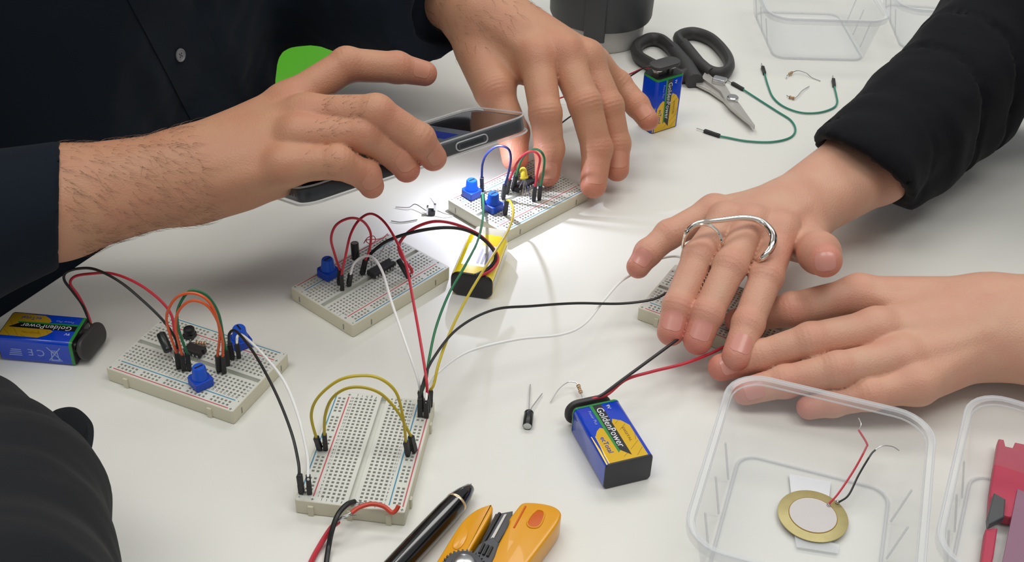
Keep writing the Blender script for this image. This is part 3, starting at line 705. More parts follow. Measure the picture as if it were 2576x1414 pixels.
def board_legend():
    out = []
    def lab(s, x, y, sz, rot):
        V, F = text(s, sz); c, s_ = math.cos(rot), math.sin(rot)
        out.append((np.column_stack([x+V[:, 0]*c-V[:, 1]*s_, y+V[:, 0]*s_+V[:, 1]*c, np.full(len(V), BH+0.06)]), F))
    for i, ch in enumerate('abcdefghij'):
        for x in (2.4, BL-2.4): lab(ch, x, HROWS[i], 2.6, math.pi/2 if x < 40 else math.pi/2)
    for i in range(30):
        for y in (10.9, 44.2): lab(str(i+1), HX[i], y, 1.9, math.pi/2)
    for y, ch in ((1.7, '+'), (53.3, '-'), (8.6, '-'), (46.5, '+')):
        for x in (2.2, BL-2.2): lab(ch, x, y, 3.6, math.pi/2)
    return cat(*out)
def make_board(label, base, rot):
    t = thing('breadboard', label, 'breadboard', base, rot, 'solderless breadboards')
    part('base', board_base(), M['board_side'], t, True, angle=35)
    VF, mi = board_top(); part('top_plate', VF, None, t, mats=[M['board'], M['hole']], midx=mi)
    for y, m in ((1.7, 'red_line'), (8.6, 'blue_line'), (46.5, 'red_line'), (53.3, 'blue_line')):
        part('rail_line', box(4, BL-4, y-0.32, y+0.32, BH, BH+0.07), M[m], t, label=('red' if 'red' in m else 'blue')+' printed rail line')
    part('legend', board_legend(), M['legend'], t, label='small printed letters and numbers', kind='stuff')
    for x in (13, 68):
        part('side_tab', prism(rrect(x-1.4, x+1.4, -1.1, 0.4, 0.4, 2), 0, BH-2.6, 0.2), M['board_side'], t)
        part('side_slot', box(x-0.5, x+0.5, BW-0.2, BW+0.06, 1.5, 5.5), M['hole'], t)
    for y in (8, 27.5, 47):
        part('side_tab', prism(rrect(-1.1, 0.4, y-1.4, y+1.4, 0.4, 2), 0, BH-2.6, 0.2), M['board_side'], t)
    for y in (8, 47):
        part('side_slot', box(BL-0.2, BL+0.06, y-0.5, y+0.5, 2, 6), M['hole'], t)
    return t
def corner(o, th, a, b):
    th = math.radians(th); return np.array([o[0]+math.cos(th)*a-math.sin(th)*b, o[1]+math.sin(th)*a+math.cos(th)*b, 0])
bA = make_board('breadboard with two blue potentiometers and orange wire loops near the rolled cuff', (-222.2, 509.1, 0), math.radians(-22.16))
def board_copy(label, base, rot):
    c = copy_tree(bA); c.location = w(base); c.rotation_euler = (0, 0, rot); c['label'] = label
    return c
board_copy('breadboard with one blue potentiometer, a chip and red wire loops beside the yellow battery', corner((-91.9, 556.5), 50.65, BL, BW), math.radians(230.65))
board_copy('breadboard brightly lit by the phone flash under the fingertips', corner((-6.4, 661.7), 46.41, BL, BW), math.radians(226.41))
board_copy('nearly empty breadboard with two yellow wire arches, nearest the yellow cutter', (-47.1, 411.1, 0), math.radians(84.32))
board_copy('breadboard mostly hidden beneath the hand with the silver ring', (76.8, 586.8, 0), math.radians(-28.87))

# ---------------------------------------------------------------- batteries
def lay(V2, c, d, up, nrm):
    V2 = np.asarray(V2, float); return np.asarray(c)+V2[:, :1]*np.asarray(d, float)+V2[:, 1:2]*np.asarray(up, float)+np.asarray(nrm, float)*0.0
def poly_on(pts, z): return np.array([(x, y, z) for x, y in pts]), [tuple(range(len(pts)))]
def rod2(a, b, r, fixed):
    """a flat printed stroke between two points on the side face"""
    a, b = np.array(a, float), np.array(b, float); t = unit(b-a); n = np.array([-t[1], t[0]])*r
    return [(a-n), (b-n), (b+n), (a+n)]
def make_battery(label, base, rot=0.0, axes=None):
    t = thing('battery', label, 'battery', base, rot, 'blue nine volt batteries', axes)
    ln, hw, h = 46.5, 13.25, 17.5
    sec = rrect(-hw, hw, 0, h, 2.6, 5)
    def ring(x, d=0.0):
        q = inset(sec, d) if d else np.array(sec); return np.column_stack([np.full(len(q), x), q[:, 0], q[:, 1]])
    part('wrap', loft([ring(0.8), ring(44.6), ring(45.2, 0.5)], False, False), M['b_blue'], t, True)
    part('end_cap', loft([ring(0, 0.9), ring(0.15, 0.3), ring(0.8)], True, True), M['b_cap'], t, True)
    part('terminal_plate', loft([ring(44.7, 0.3), ring(45.6, 0.6), ring(45.8, 1.2)], True, True), M['b_black'], t, True)
    part('green_rim', loft([ring(43.6, -0.06), ring(44.6, -0.06), ring(45.25, 0.42)], False, False), M['b_green'], t, True)
    ax = (np.array([0, 1, 0.]), np.array([0, 0, 1.]), np.array([1., 0, 0]))
    part('terminal', put(lathe([(2.9, 0), (2.9, 2.2), (2.4, 2.7)], 12), (45.7, -6.3, 8.75), ax), M['metal'], t, True)
    part('terminal', put(lathe([(3.7, 0), (3.9, 2.0), (3.2, 2.9)], 6), (45.7, 6.3, 8.75), ax), M['metal'], t)
    Z = h+0.05
    gold = [(0.8, -10.4), (24, -10.4), (28.5, -7.5), (31, -3.5), (26, -1.0), (24.5, 2.5), (26.5, 5.5), (24.5, 8), (21, 10.2), (0.8, 10.9)]
    part('gold_panel', cat(poly_on(gold, Z), (np.array([(0.8, 10.9, Z), (21, 10.2, Z), (22, 12.4, Z-0.55), (0.8, 12.6, Z-0.7)]), [(0, 1, 2, 3)])), M['b_gold'], t)
    part('green_band', poly_on([(6.5, 3.4), (43.4, 4.4), (43.4, 0.4), (28, -0.2), (9, 0.8)], Z+0.05), M['b_green'], t)
    part('black_band', poly_on([(3.2, -2.4), (8.5, 2.2), (43.4, 2.6), (43.4, -2.2)], Z+0.10), M['b_black'], t)
    def word(s, sz, cx, cy, m, sx=1.0, zz=Z+0.16, nm='lettering'):
        V, F = text(s, sz); part(nm, (np.column_stack([cx-V[:, 0]*sx, cy-V[:, 1], np.full(len(V), zz)]), F), m, t)
    word('GoldenPower', 5.6, 25.5, 0.1, M['b_white'], 0.98)
    word('9V', 3.0, 40.2, -5.2, M['b_white']); word('Power Plus', 2.4, 34.5, 6.0, M['b_pale'])
    word('ecTotal', 4.0, 13.5, 7.2, M['b_blue']); word('DIGITAL', 2.0, 18, -6.2, M['b_brown'], 1.5)
    for a, b in (((2, -5), (7, -10)), ((7, -3.5), (12, -9.8)), ((22, -4), (25.5, -8.5)), ((3, 2), (6, -2)), ((13, -9), (17, -10.3)), ((27, -3.5), (29, -6))):
        part('panel_crease', (np.column_stack([np.array(rod2(a, b, 0.12, 0)), np.full(4, Z+0.04)]), [(0, 1, 2, 3)]), M['b_brown'], t)
    # marks on the narrow side: recycling bin, CE, small print
    side = []
    def stroke(a, b, r=0.28): q = np.array(rod2(a, b, r, 0)); side.append((np.column_stack([q[:, 0], np.full(4, -hw-0.06), q[:, 1]]), [(0, 1, 2, 3)]))
    V, F = text('C E', 7.0); side.append((np.column_stack([23-V[:, 0], np.full(len(V), -hw-0.06), 8.6-V[:, 1]]), F))
    cx = 11.0
    for a, b in (((-2.6, 4.2), (2.6, 4.2)), ((-2.2, 4.2), (-1.6, -2.6)), ((2.2, 4.2), (1.6, -2.6)), ((-1.6, -2.6), (1.6, -2.6)), ((-4, 5), (4, -5)), ((4, 5), (-4, -5)), ((-1, -1.6), (1, -1.6)), ((-3, 4.9), (3, 4.9))):
        stroke((45-cx-a[0], 8.2-a[1]), (45-cx-b[0], 8.2-b[1]))
    for k in range(4): stroke((6+0.6*k, 5.5+k*1.4), (14, 5.5+k*1.4), 0.32)
    part('side_print', cat(*side), M['b_pale'], t, label='pale printed CE and crossed bin marks')
    return t
def rectb(o, th, off):                         # centre of the short bottom edge of a lying battery
    th = math.radians(th); return np.array([o[0]+math.sin(th)*off, o[1]-math.cos(th)*off, 0]), th
c_, th_ = rectb((51.5, 441.7), 111.11, 13.25)
batF = make_battery('blue and gold battery lying between the loose capacitor and the clear box', c_, th_)
def battery_copy(label, base, rot=None, axes=None):
    c = copy_tree(batF); c['label'] = label
    if axes is not None:
        m = Matrix.Identity(4)
        for k in range(3):
            for r in range(3): m[r][k] = axes[k][r]
        m.translation = w(base); c.matrix_world = m
    else:
        c.location = w(base); c.rotation_euler = (0, 0, rot)
    return c
gth = math.radians(-3.5); gc = np.array([-285.7, 534.6, 0.0])
batG = battery_copy('blue battery lying at the table edge below the rolled shirt cuff', gc, gth); batG.scale = (0.95, 0.95, 0.95)
tu = math.radians(36.05); au = np.array([math.cos(tu), math.sin(tu), 0]); eu = np.array([-math.sin(tu), math.cos(tu), 0])
oU = np.array([101.6, 820.6, 0.0])+au*13.25+eu*17.5
batU = battery_copy('blue battery standing upright in front of the scissors', oU, axes=(np.array([0, 0, 1.0]), -au, -eu))
V, F = text('C E', 7.0); BASE[batU.name] = oU
part('side_print', (np.column_stack([22-V[:, 0], np.full(len(V), 13.31), 9+V[:, 1]]), F), M['b_pale'], batU)
# the yellow one
ty = math.radians(79.78); cY = np.array([-37.9, 603.9, 0])+np.array([math.sin(ty), -math.cos(ty), 0])*13.25
by = thing('battery', 'yellow battery with a black base lying between two breadboards', 'battery', cY, ty)
sec = rrect(-13.25, 13.25, 0, 17.5, 5.6, 6)
def yring(x, d=0.0):
    q = inset(sec, d) if d else np.array(sec); return np.column_stack([np.full(len(q), x), q[:, 0], q[:, 1]])
part('wrap', loft([yring(1.2), yring(45.5), yring(46.5, 1.0)], False, True), M['b_yellow'], by, True)
part('end_cap', loft([yring(0, 1.2), yring(0.4, 0.4), yring(1.2, 0.05)], True, True), M['b_black'], by, True)
part('silver_panel', (np.array([(9.5, -8.6, 17.56), (33, -8.6, 17.56), (33, 8.8, 17.56), (9.5, 8.8, 17.56)]), [(0, 1, 2, 3)]), M['b_silver'], by)
for k, (x0, x1, y0, y1) in enumerate(((12, 31, -7.5, -5), (12, 24, -4.2, -2.4), (12, 29, -1.6, 0.2), (26, 31, 1.5, 5.5))):
    part('print_block', (np.array([(x0, y0, 17.6), (x1, y0, 17.6), (x1, y1, 17.6), (x0, y1, 17.6)]), [(0, 1, 2, 3)]), M['b_grey'], by)
part('side_panel', (np.array([(3, -13.31, 4.6), (44, -13.31, 4.6), (44, -13.31, 13), (3, -13.31, 13)]), [(0, 1, 2, 3)]), M['b_silver'], by)
part('side_panel', (np.array([(3, 13.31, 4.6), (3, 13.31, 13), (44, 13.31, 13), (44, 13.31, 4.6)]), [(0, 1, 2, 3)]), M['b_silver'], by)
part('terminal_cover', loft([yring(46.4, 1.4), yring(52, 1.8), yring(57, 2.4), yring(58, 3.4)], False, True), M['haze'], by, True, label='cloudy clear plastic terminal cover')

# ---------------------------------------------------------------- wires
WR_ = 0.78
def wire(name, label, pts, m, r=WR_, group=None, catg='wire', n=10):
    q = spline(pts, n); return solo(name, tube(q, r, 8), M[m], label, catg, np.array([q[0][0], q[0][1], 0]), True, group)
PLUG = loft([np.array([(-1.27, -1.27, z), (1.27, -1.27, z), (1.27, 1.27, z), (-1.27, 1.27, z)])*np.array([s, s, 1]) for z, s in ((0, 0.82), (0.8, 1.0), (6.5, 1.0), (7.2, 0.94), (13, 0.96), (13.6, 0.8))])
def plug_at(t, a, b, pin=5.0, nm='plug'):
    """a black housing from its pin end a towards the wire end b"""
    ax = frame(b-a); o = part(nm, put(PLUG, a, ax), M['housing'], t, local=False)
    part('pin', put(box(-0.3, 0.3, -0.3, 0.3, -pin, 0.5), a, ax), M['metal'], o, local=False)
def jumper(label, m, e0, mid, e1, group='jumper wires', name='jumper_wire', plane=False, ln=13.2, pins=(2.5, 2.5)):
    """e0, e1: (foot pixel, foot z, top pixel) of each plug, or None for a bare end; mid: pixels (with z, or on the upright plane between the plugs)"""
    ends = []
    for e in (e0, e1):
        if e is None: ends.append(None); continue
        a = P(*e[0]); b = zlen(a, e[1][0], e[1][1], ln); ends.append((a, b))
    A = ends[0][1] if ends[0] else P(*mid[0]); B = ends[1][1] if ends[1] else P(*mid[-1])
    pts = [A-unit(A-ends[0][0])*2] if ends[0] else []
    if ends[0]: pts.append(A)
    for q in mid: pts.append(P(*q) if len(q) == 3 else on_plane(q[0], q[1], A, B))
    if ends[1]: pts += [B, B-unit(B-ends[1][0])*2]
    base = np.array([pts[0][0], pts[0][1], 0]); t = thing(name, label, 'wire', base, 0, group)
    part('insulation', tube(spline(pts, 9), WR_, 8), M[m], t, True, local=False)
    for e, pn in zip(ends, pins):
        if e: plug_at(t, e[0], e[1], pn)
    return t
Z9 = 9.3
# on the breadboard at the table edge
jumper('outer orange jumper looping high over the breadboard near the cuff', 'w_orange', ((449, 926, Z9), (444, 888)), [(424, 830), (420, 790), (445, 748), (490, 738), (530, 765), (552, 830)], ((550, 934, Z9), (547, 896)), plane=True)
jumper('inner orange jumper looping low over the breadboard near the cuff', 'w_orange', ((462, 931, Z9), (458, 893)), [(443, 830), (448, 785), (480, 757), (520, 768), (548, 810), (560, 860)], ((563, 938, Z9), (560, 898)))
jumper('dark green jumper arching over the orange loops', 'w_green', ((476, 930, Z9), (471, 890)), [(450, 830), (447, 780), (470, 738), (492, 731), (525, 748), (550, 790), (562, 850)], ((573, 918, Z9), (569, 880)))
# from there to the near breadboard
jumper('long black jumper from the blue potentiometer to the near breadboard', 'w_black', ((585, 903, Z9), (577, 866)), [(577, 840, 27), (595, 834, 32), (640, 890, 38), (692, 985, 38), (732, 1085, 33), (750, 1160, 26)], ((759, 1240, Z9), (753, 1196)))
jumper('long white jumper from the blue potentiometer to the near breadboard', 'w_white', ((601, 899, Z9), (596, 862)), [(598, 845, 22), (613, 846, 25), (658, 888, 31), (712, 955, 37), (748, 1040, 34), (772, 1140, 26)], ((779, 1241, Z9), (775, 1199)))
# on the near breadboard
jumper('larger yellow jumper arching over the near breadboard', 'w_yellow', ((805, 1130, Z9), (795, 1100)), [(783, 1045), (800, 1000), (850, 958), (905, 945), (955, 952), (995, 985), (1012, 1040), (1018, 1080)], ((1027, 1144, Z9), (1021, 1112)))
jumper('smaller yellow jumper arching over the near breadboard', 'w_yellow', ((819, 1130, Z9), (816, 1095)), [(818, 1045), (835, 1003), (870, 978), (915, 975), (960, 992), (1000, 1035), (1022, 1075)], ((1043, 1136, Z9), (1034, 1098)))
# the bundle at the far corner of the near breadboard
jumper('white jumper arching from the chip breadboard to the near breadboard', 'w_white', ((877, 718, Z9), (882, 690)), [(890, 664, 24), (912, 646, 29), (938, 648, 33), (962, 684, 38), (985, 760, 44), (1020, 862, 42), (1050, 950, 30)], ((1061, 1020, Z9), (1057, 984)))
jumper('long red jumper from the chip breadboard to the near breadboard', 'w_red', ((861, 729, Z9), (859, 692)), [(868, 650, 36), (882, 590, 46), (905, 552, 50), (935, 538, 50), (968, 560, 47), (1000, 612, 42), (1022, 668, 38), (1038, 750, 38), (1056, 850, 38), (1072, 950, 30)], ((1077, 1035, Z9), (1075, 995)))
jumper('green jumper running from the lit breadboard past the yellow battery', 'w_green', ((1216, 520, Z9), (1214, 488)), [(1216, 520, 27), (1213, 560, 30), (1200, 610, 34), (1168, 672, 38), (1130, 738, 36), (1098, 820, 36), (1080, 900, 32), (1072, 955, 27)], ((1060, 1033, Z9), (1059, 992)))
jumper('yellow jumper running from the lit breadboard over the yellow battery', 'w_yellow', ((1270, 540, Z9), (1275, 505)), [(1284, 508, 24), (1291, 535, 28), (1278, 580, 33), (1235, 650, 36), (1180, 740, 36), (1135, 830, 36), (1105, 910, 33), (1092, 965, 26)], ((1081, 1022, Z9), (1083, 982)))
jumper('long black jumper curving from the near breadboard to the ring hand', 'w_black', ((1057, 1046, Z9), (1056, 1004)), [(1064, 965, 27), (1088, 905, 34), (1150, 828, 40), (1240, 780, 40), (1340, 770, 33), (1450, 763, 26), (1560, 764, 20), (1640, 754, 20), (1690, 735, 22)], ((1765, 760, Z9), (1762, 745)))
jumper('long white jumper curving from the near breadboard to the little finger', 'w_white', ((1073, 1049, Z9), (1072, 1007)), [(1077, 978, 24), (1106, 934, 24), (1180, 884, 26), (1300, 854, 26), (1410, 842, 22), (1470, 815, 20), (1520, 755, 20), (1560, 710, 20), (1600, 685, 19), (1650, 655, 18), (1700, 645, 17)], ((1748, 690, Z9), (1742, 660)))
# on the chip breadboard
jumper('short red jumper looped round the capacitor on the chip breadboard', 'w_red', ((853, 715, Z9), (855, 680)), [(842, 640), (833, 600), (846, 566), (880, 549), (912, 556), (932, 585), (930, 625)], ((911, 690, Z9), (919, 655)))
# on the lit breadboard
jumper('blue jumper looped over the flash-lit breadboard', 'w_blue', ((1213, 480, Z9), (1212, 448)), [(1214, 412), (1226, 386), (1252, 368), (1278, 374), (1285, 400), (1278, 440)], ((1265, 500, Z9), (1270, 466)))
jumper('thin red jumper arched between chip and fingertips on the lit breadboard', 'w_red', ((1274, 486, Z9), (1282, 452)), [(1300, 412), (1322, 386), (1345, 382), (1358, 400), (1352, 435)], ((1342, 505, Z9), (1346, 470)))
jumper('thin green jumper arched over the yellow light on the lit breadboard', 'w_green', ((1290, 478, Z9), (1298, 444)), [(1312, 402), (1335, 378), (1356, 378), (1369, 398), (1366, 440)], ((1356, 502, Z9), (1360, 468)))
# loose on the table
for lab, c, p0, p1, mid in (
        ('loose green jumper lying beside the scissor blades', 'w_dgreen', ((1841, 209), (1866, 223)), ((1771, 329), (1807, 341)), [(1905, 248), (1955, 280), (1990, 303), (2001, 328), (1985, 347), (1940, 357), (1880, 355), (1830, 346)]),
        ('loose green jumper curving towards the black knit sleeve', 'w_dgreen', ((1918, 168), (1927, 196)), ((2096, 199), (2100, 226)), [(1932, 215), (1945, 245), (1972, 268), (2015, 283), (2060, 283), (2095, 272), (2106, 258), (2104, 240)])):
    def flat(q, z=1.5): return P(q[0], q[1], z)
    a0, a1, b0, b1 = flat(p0[0]), flat(p0[1]), flat(p1[0]), flat(p1[1])
    a1 = a0+unit(a1-a0)*13.4; b1 = b0+unit(b1-b0)*13.4
    t = thing('jumper_wire', lab, 'wire', np.array([a0[0], a0[1], 0]), 0, 'jumper wires')
    part('insulation', tube(spline([a1-unit(a1-a0)*2, a1]+[flat(q, 1.2) for q in mid]+[b1, b1-unit(b1-b0)*2], 9), 0.75, 8), M[c], t, True, local=False)
    plug_at(t, a0, a1, 6.5); plug_at(t, b0, b1, 6.5)

# ---------------------------------------------------------------- battery snaps and their leads
def snap(label, c, ax, leads, size=(13.0, 6.8, 3.2), lead_r=0.8):
    """a vinyl snap cap; ax: long axis, short axis, outward; leads: (material, points)"""
    t = thing('battery_snap', label, 'battery clip', np.array([c[0], c[1], max(0, c[2]-8)]), 0, 'battery snaps with leads')
    oval = rrect(-size[0], size[0], -size[1], size[1], size[1]*0.9, 6)
    part('cap', put(prism(oval, 0, size[2], 0.9), c, ax), M['clip'], t, True, local=False, angle=50)
    for s in (-1, 1): part('contact', put(lathe([(3.6, -2.2), (4.2, -1.8), (4.2, 0.2)], 14), np.asarray(c)+ax[0]*6.3*s, ax), M['metal'], t, True, local=False)
    for m, pts in leads:
        part('lead', tube(spline(pts, 10), lead_r, 8), M[m], t, True, local=False, label=('red' if 'red' in m else 'black')+' insulated lead')
    return t
# battery at the table edge
gx = np.array([math.cos(gth), math.sin(gth), 0]); gy = np.array([-math.sin(gth), math.cos(gth), 0]); gz = np.array([0, 0, 1.0])
ge = gc+gx*44.4+gz*9.0
tl = unit(gx+gz*0.25-gy*0.15); t2 = unit(gz-tl*(gz@tl))
snap('grey vinyl snap with red and black leads on the battery at the table edge', ge+gx*3.2, (np.cross(t2, tl), t2, tl), [
    ('w_black', [ge+gx*3.5+gy*7+gz*1, P(222, 800, 15), P(206, 765, 22), P(184, 735, 30), P(162, 705, 36), P(166, 686, 40), P(196, 676, 43), P(240, 678, 45), P(300, 708, 45), P(360, 757, 40), P(410, 806, 33), P(440, 850, 24), P(446, 878, 18)]),
    ('w_red', [ge+gx*3.6+gy*5, P(226, 806, 14), P(212, 772, 20), P(196, 742, 28), P(177, 714, 34), P(188, 696, 37), P(225, 689, 39), P(280, 688, 41), P(340, 710, 41), P(395, 748, 37), P(430, 790, 30), P(440, 840, 22), P(450, 884, 16)])])
# upright battery
ut = oU+np.array([0, 0, 46.2])-eu*8.75
snap('black snap with thin leads on top of the upright battery', ut+np.array([0, 0, 4.6]), (au, eu, np.array([0, 0, 1.0])), [
    ('w_red', [ut+np.array([0, 0, 6])-au*10, P(1618, 172, 50), P(1590, 184, 44), P(1540, 205, 32), P(1470, 228, 18), P(1405, 248, 6), P(1370, 262, 3)]),
    ('w_black', [ut+np.array([0, 0, 6.5])-au*11, P(1622, 170, 52), P(1585, 192, 42), P(1530, 225, 28), P(1470, 268, 14), P(1410, 312, 6), P(1385, 340, 3)])], lead_r=0.65)
# battery by the loose capacitor
fth = math.radians(111.11); fx = np.array([math.cos(fth), math.sin(fth), 0]); fy = np.array([-math.sin(fth), math.cos(fth), 0])
fc, _t = rectb((51.5, 441.7), 111.11, 13.25); fe = fc+fx*46.4+gz*8.8
snap('black snap with red and black leads held by the ring hand', fe+fx*2.6+fy*1.5, (fy, gz, fx), [
    ('w_black', [fe+fx*4-fy*2+gz*7, P(1520, 990, 18), P(1560, 960, 20), P(1620, 916, 22), P(1680, 872, 23), P(1730, 835, 20), P(1760, 812, 14)]),
    ('w_red', [fe+fx*4-fy*0+gz*7, P(1528, 992, 17), P(1575, 955, 18), P(1640, 935, 18), P(1720, 915, 17), P(1790, 888, 16), P(1840, 862, 14), P(1870, 840, 13)])], size=(13.4, 7.8, 3.2), lead_r=0.9)
# yellow battery: its leads run back to the chip breadboard
t = thing('battery_lead', 'black and red leads arching from the chip breadboard over the yellow battery', 'wire', np.array([*P(930, 640, 0)[:2], 0]))
part('lead', tube(spline([P(922, 656, 16), P(935, 636, 22), P(975, 606, 32), P(1040, 584, 40), P(1110, 573, 42), P(1165, 577, 38), P(1210, 598, 30), P(1240, 628, 24), P(1246, 652, 21), P(1228, 676, 20), P(1196, 692, 19)], 9), 1.05, 8), M['w_black'], t, True, local=False, label='black insulated lead')
part('lead', tube(spline([P(1036, 688, 13), P(1034, 676, 16), P(1018, 656, 20), P(1006, 636, 25), P(1005, 612, 31), P(1030, 582, 38), P(1070, 562, 42), P(1110, 557, 43), P(1160, 569, 38), P(1210, 594, 30), P(1246, 632, 23), P(1252, 658, 20), P(1235, 680, 19.6), P(1206, 694, 19)], 9), 0.95, 8), M['w_red'], t, True, local=False, label='red insulated lead')
plug_at(t, P(1030, 700, Z9), P(1012, 670, 15), 2.5)
# thick lead pair at the near breadboard
t = thing('battery_lead', 'thick red and black lead pair with a stripped joint at the near breadboard end', 'wire', np.array([*P(830, 1350, 0)[:2], 0]))
part('lead', tube(spline([P(892, 1262, 10.5), P(872, 1270, 13), P(850, 1295, 13), P(835, 1335, 9), P(826, 1380, 3), P(818, 1440, 1.6), P(810, 1520, 1.6)], 9), 1.35, 8), M['w_black'], t, True, local=False, label='black insulated lead')
part('lead', tube(spline([P(851, 1312, 10), P(832, 1330, 6), P(805, 1372, 2.5), P(780, 1420, 1.6), P(750, 1500, 1.6)], 9), 1.35, 8), M['w_red'], t, True, local=False, label='red insulated lead')
part('lead', tube(spline([P(884, 1290, 13), P(905, 1276, 14), P(935, 1268, 14), P(965, 1274, 12.5), P(985, 1289, 11), P(996, 1284, 12), P(1003, 1272, 14)], 9), 1.15, 8), M['w_scarlet'], t, True, local=False, label='orange red insulated lead')
part('bare_strand', tube(spline([P(848, 1314, 10), P(862, 1300, 12), P(872, 1297, 12.5), P(886, 1289, 13)], 6), 0.55, 6), M['metal'], t, True, local=False)
part('bare_strand', tube(spline([P(862, 1304, 12), P(878, 1298, 12.5), P(896, 1296, 11)], 6), 0.3, 6), M['metal'], t, True, local=False)
part('bare_strand', tube(spline([P(890, 1262, 10.5), P(902, 1264, 11), P(914, 1266, 9.5)], 6), 0.4, 6), M['metal'], t, True, local=False)

# ---------------------------------------------------------------- components
def make_pot(label, at, rot, tilt=0.0):
    t = thing('potentiometer', label, 'potentiometer', at, rot, 'blue potentiometers')
    part('body', cat(prism([(-5.4, -4.6), (-4.6, -5.4), (4.6, -5.4), (5.4, -4.6), (5.4, 4.0), (3.8, 5.6), (-3.8, 5.6), (-5.4, 4.0)], 0.4, 5.4, 0.35)), M['pot'], t)
    k = part('knob', lathe([(4.6, 5.3), (4.5, 6.6), (4.1, 7.2), (3.7, 12.0), (3.2, 12.8), (0.3, 12.8)], 20), M['pot_knob'], t, True)
    part('slot', box(-2.4, 2.4, -0.5, 0.5, 12.75, 12.9), M['b_black'], k)
    for x, y in ((-2.54, -3), (2.54, -3), (0, 3.2)): part('pin', box(x-0.3, x+0.3, y-0.2, y+0.2, -1.2, 0.6), M['metal'], t)
    t.rotation_euler = (0, tilt, rot)
    return t
p0 = make_pot('blue potentiometer at the near edge of the breadboard by the cuff', P(506, 968, 9), 0.75)
def pot_copy(label, at, rot, tilt=0.0):
    c = copy_tree(p0); c['label'] = label; c.location = w(at); c.rotation_euler = (0, tilt, rot); return c
pot_copy('blue potentiometer beside the black and white wires on the breadboard by the cuff', P(606, 868, 9), 2.2)
pot_copy('blue potentiometer at the end of the chip breadboard', P(826, 694, 9), 0.9)
pot_copy('blue potentiometer nearest the phone on the flash-lit breadboard', P(1186, 493, 9), 0.8)
pot_copy('blue potentiometer above the yellow battery on the flash-lit breadboard', P(1240, 527, 9), 0.8)
pot_copy('blue potentiometer glimpsed between the fingers of the ring hand', P(1782, 712, 9), 0.4)

def make_cap(label, a, b, leads, r=2.6, ln=11.5):
    """a: the end the leads leave, b: towards the plain end"""
    ax = frame(b-a); t = thing('capacitor', label, 'capacitor', np.array([a[0], a[1], max(0, min(a[2], b[2])-r)]), 0, 'electrolytic capacitors')
    o = part('sleeve', put(lathe([(r*0.86, 0), (r, 0.6), (r, 1.2), (r*0.93, 1.7), (r, 2.2), (r, ln-0.4), (r*0.88, ln)], 20, True, False), a, ax), M['cap_sleeve'], t, True, local=False)
    part('end_disc', put(lathe([(r*0.88, ln-0.15), (0.2, ln-0.1)], 20, False, True), a, ax), M['alu'], t, True, local=False)
    V = []; n = 6
    for z in (2.3, ln-0.5):
        for i in range(n):
            an = math.radians(200+60*i/(n-1)); V.append((1.012*r*math.cos(an), 1.012*r*math.sin(an), z))
    part('stripe', put((np.array(V), [(i, i+1, n+i+1, n+i) for i in range(n-1)]), a, ax), M['cap_stripe'], o, True, local=False)
    for pts in leads: part('lead', tube(spline([a+ax[2]*0.5]+pts, 5), 0.3, 6), M['metal'], t, True, local=False)
    return t
make_cap('small black capacitor leaning on the breadboard by the cuff', P(424, 884, 16), P(404, 838, 22), [[P(432, 892, 13), P(452, 930, 9)], [P(436, 890, 13), P(462, 928, 9)]])
make_cap('small dark capacitor standing behind the blue potentiometer on the chip breadboard', P(895, 652, 14), P(892, 612, 25), [[P(893, 662, 12), P(884, 678, 9)], [P(890, 664, 12), P(868, 683, 9)]])
make_cap('loose black capacitor with two long leads lying on the table', P(1331, 1037, 2.7), P(1325, 1085, 2.7), [[P(1331, 1020, 2.5), P(1334, 967, 1.5)], [P(1340, 1022, 2.5), P(1364, 990, 1.5)]])

def make_chip(label, at, rot, n, nm='microchip'):
    L = n*2.54+0.9; t = thing(nm, label, 'microchip', at, rot, 'microchips')
    c_ = [(-L/2, -3.2), (L/2, -3.2), (L/2, -1.0), (L/2-1.0, -0.6), (L/2-1.0, 0.6), (L/2, 1.0), (L/2, 3.2), (-L/2, 3.2)]
    part('body', prism(c_, 1.0, 4.3, 0.3), M['ic'], t)
    for s in (-1, 1):
        for i in range(n):
            x = (i-(n-1)/2)*2.54; part('pin', cat(box(x-0.65, x+0.65, s*3.2-0.2 if s > 0 else -3.8, 3.8 if s > 0 else -3.0, 1.5, 2.6), box(x-0.28, x+0.28, min(s*3.6, s*3.8), max(s*3.6, s*3.8), -0.8, 1.6)), M['metal'], t)
    return t
make_chip('black chip among the orange wires on the breadboard by the cuff', P(492, 890, 9), math.radians(-22.2), 4)
make_chip('long black chip with silver pins on the breadboard beside the yellow battery', P(960, 684, 9), math.radians(50.65), 7)
make_chip('black chip beside the yellow light on the flash-lit breadboard', P(1318, 472, 9), math.radians(46.4), 7)

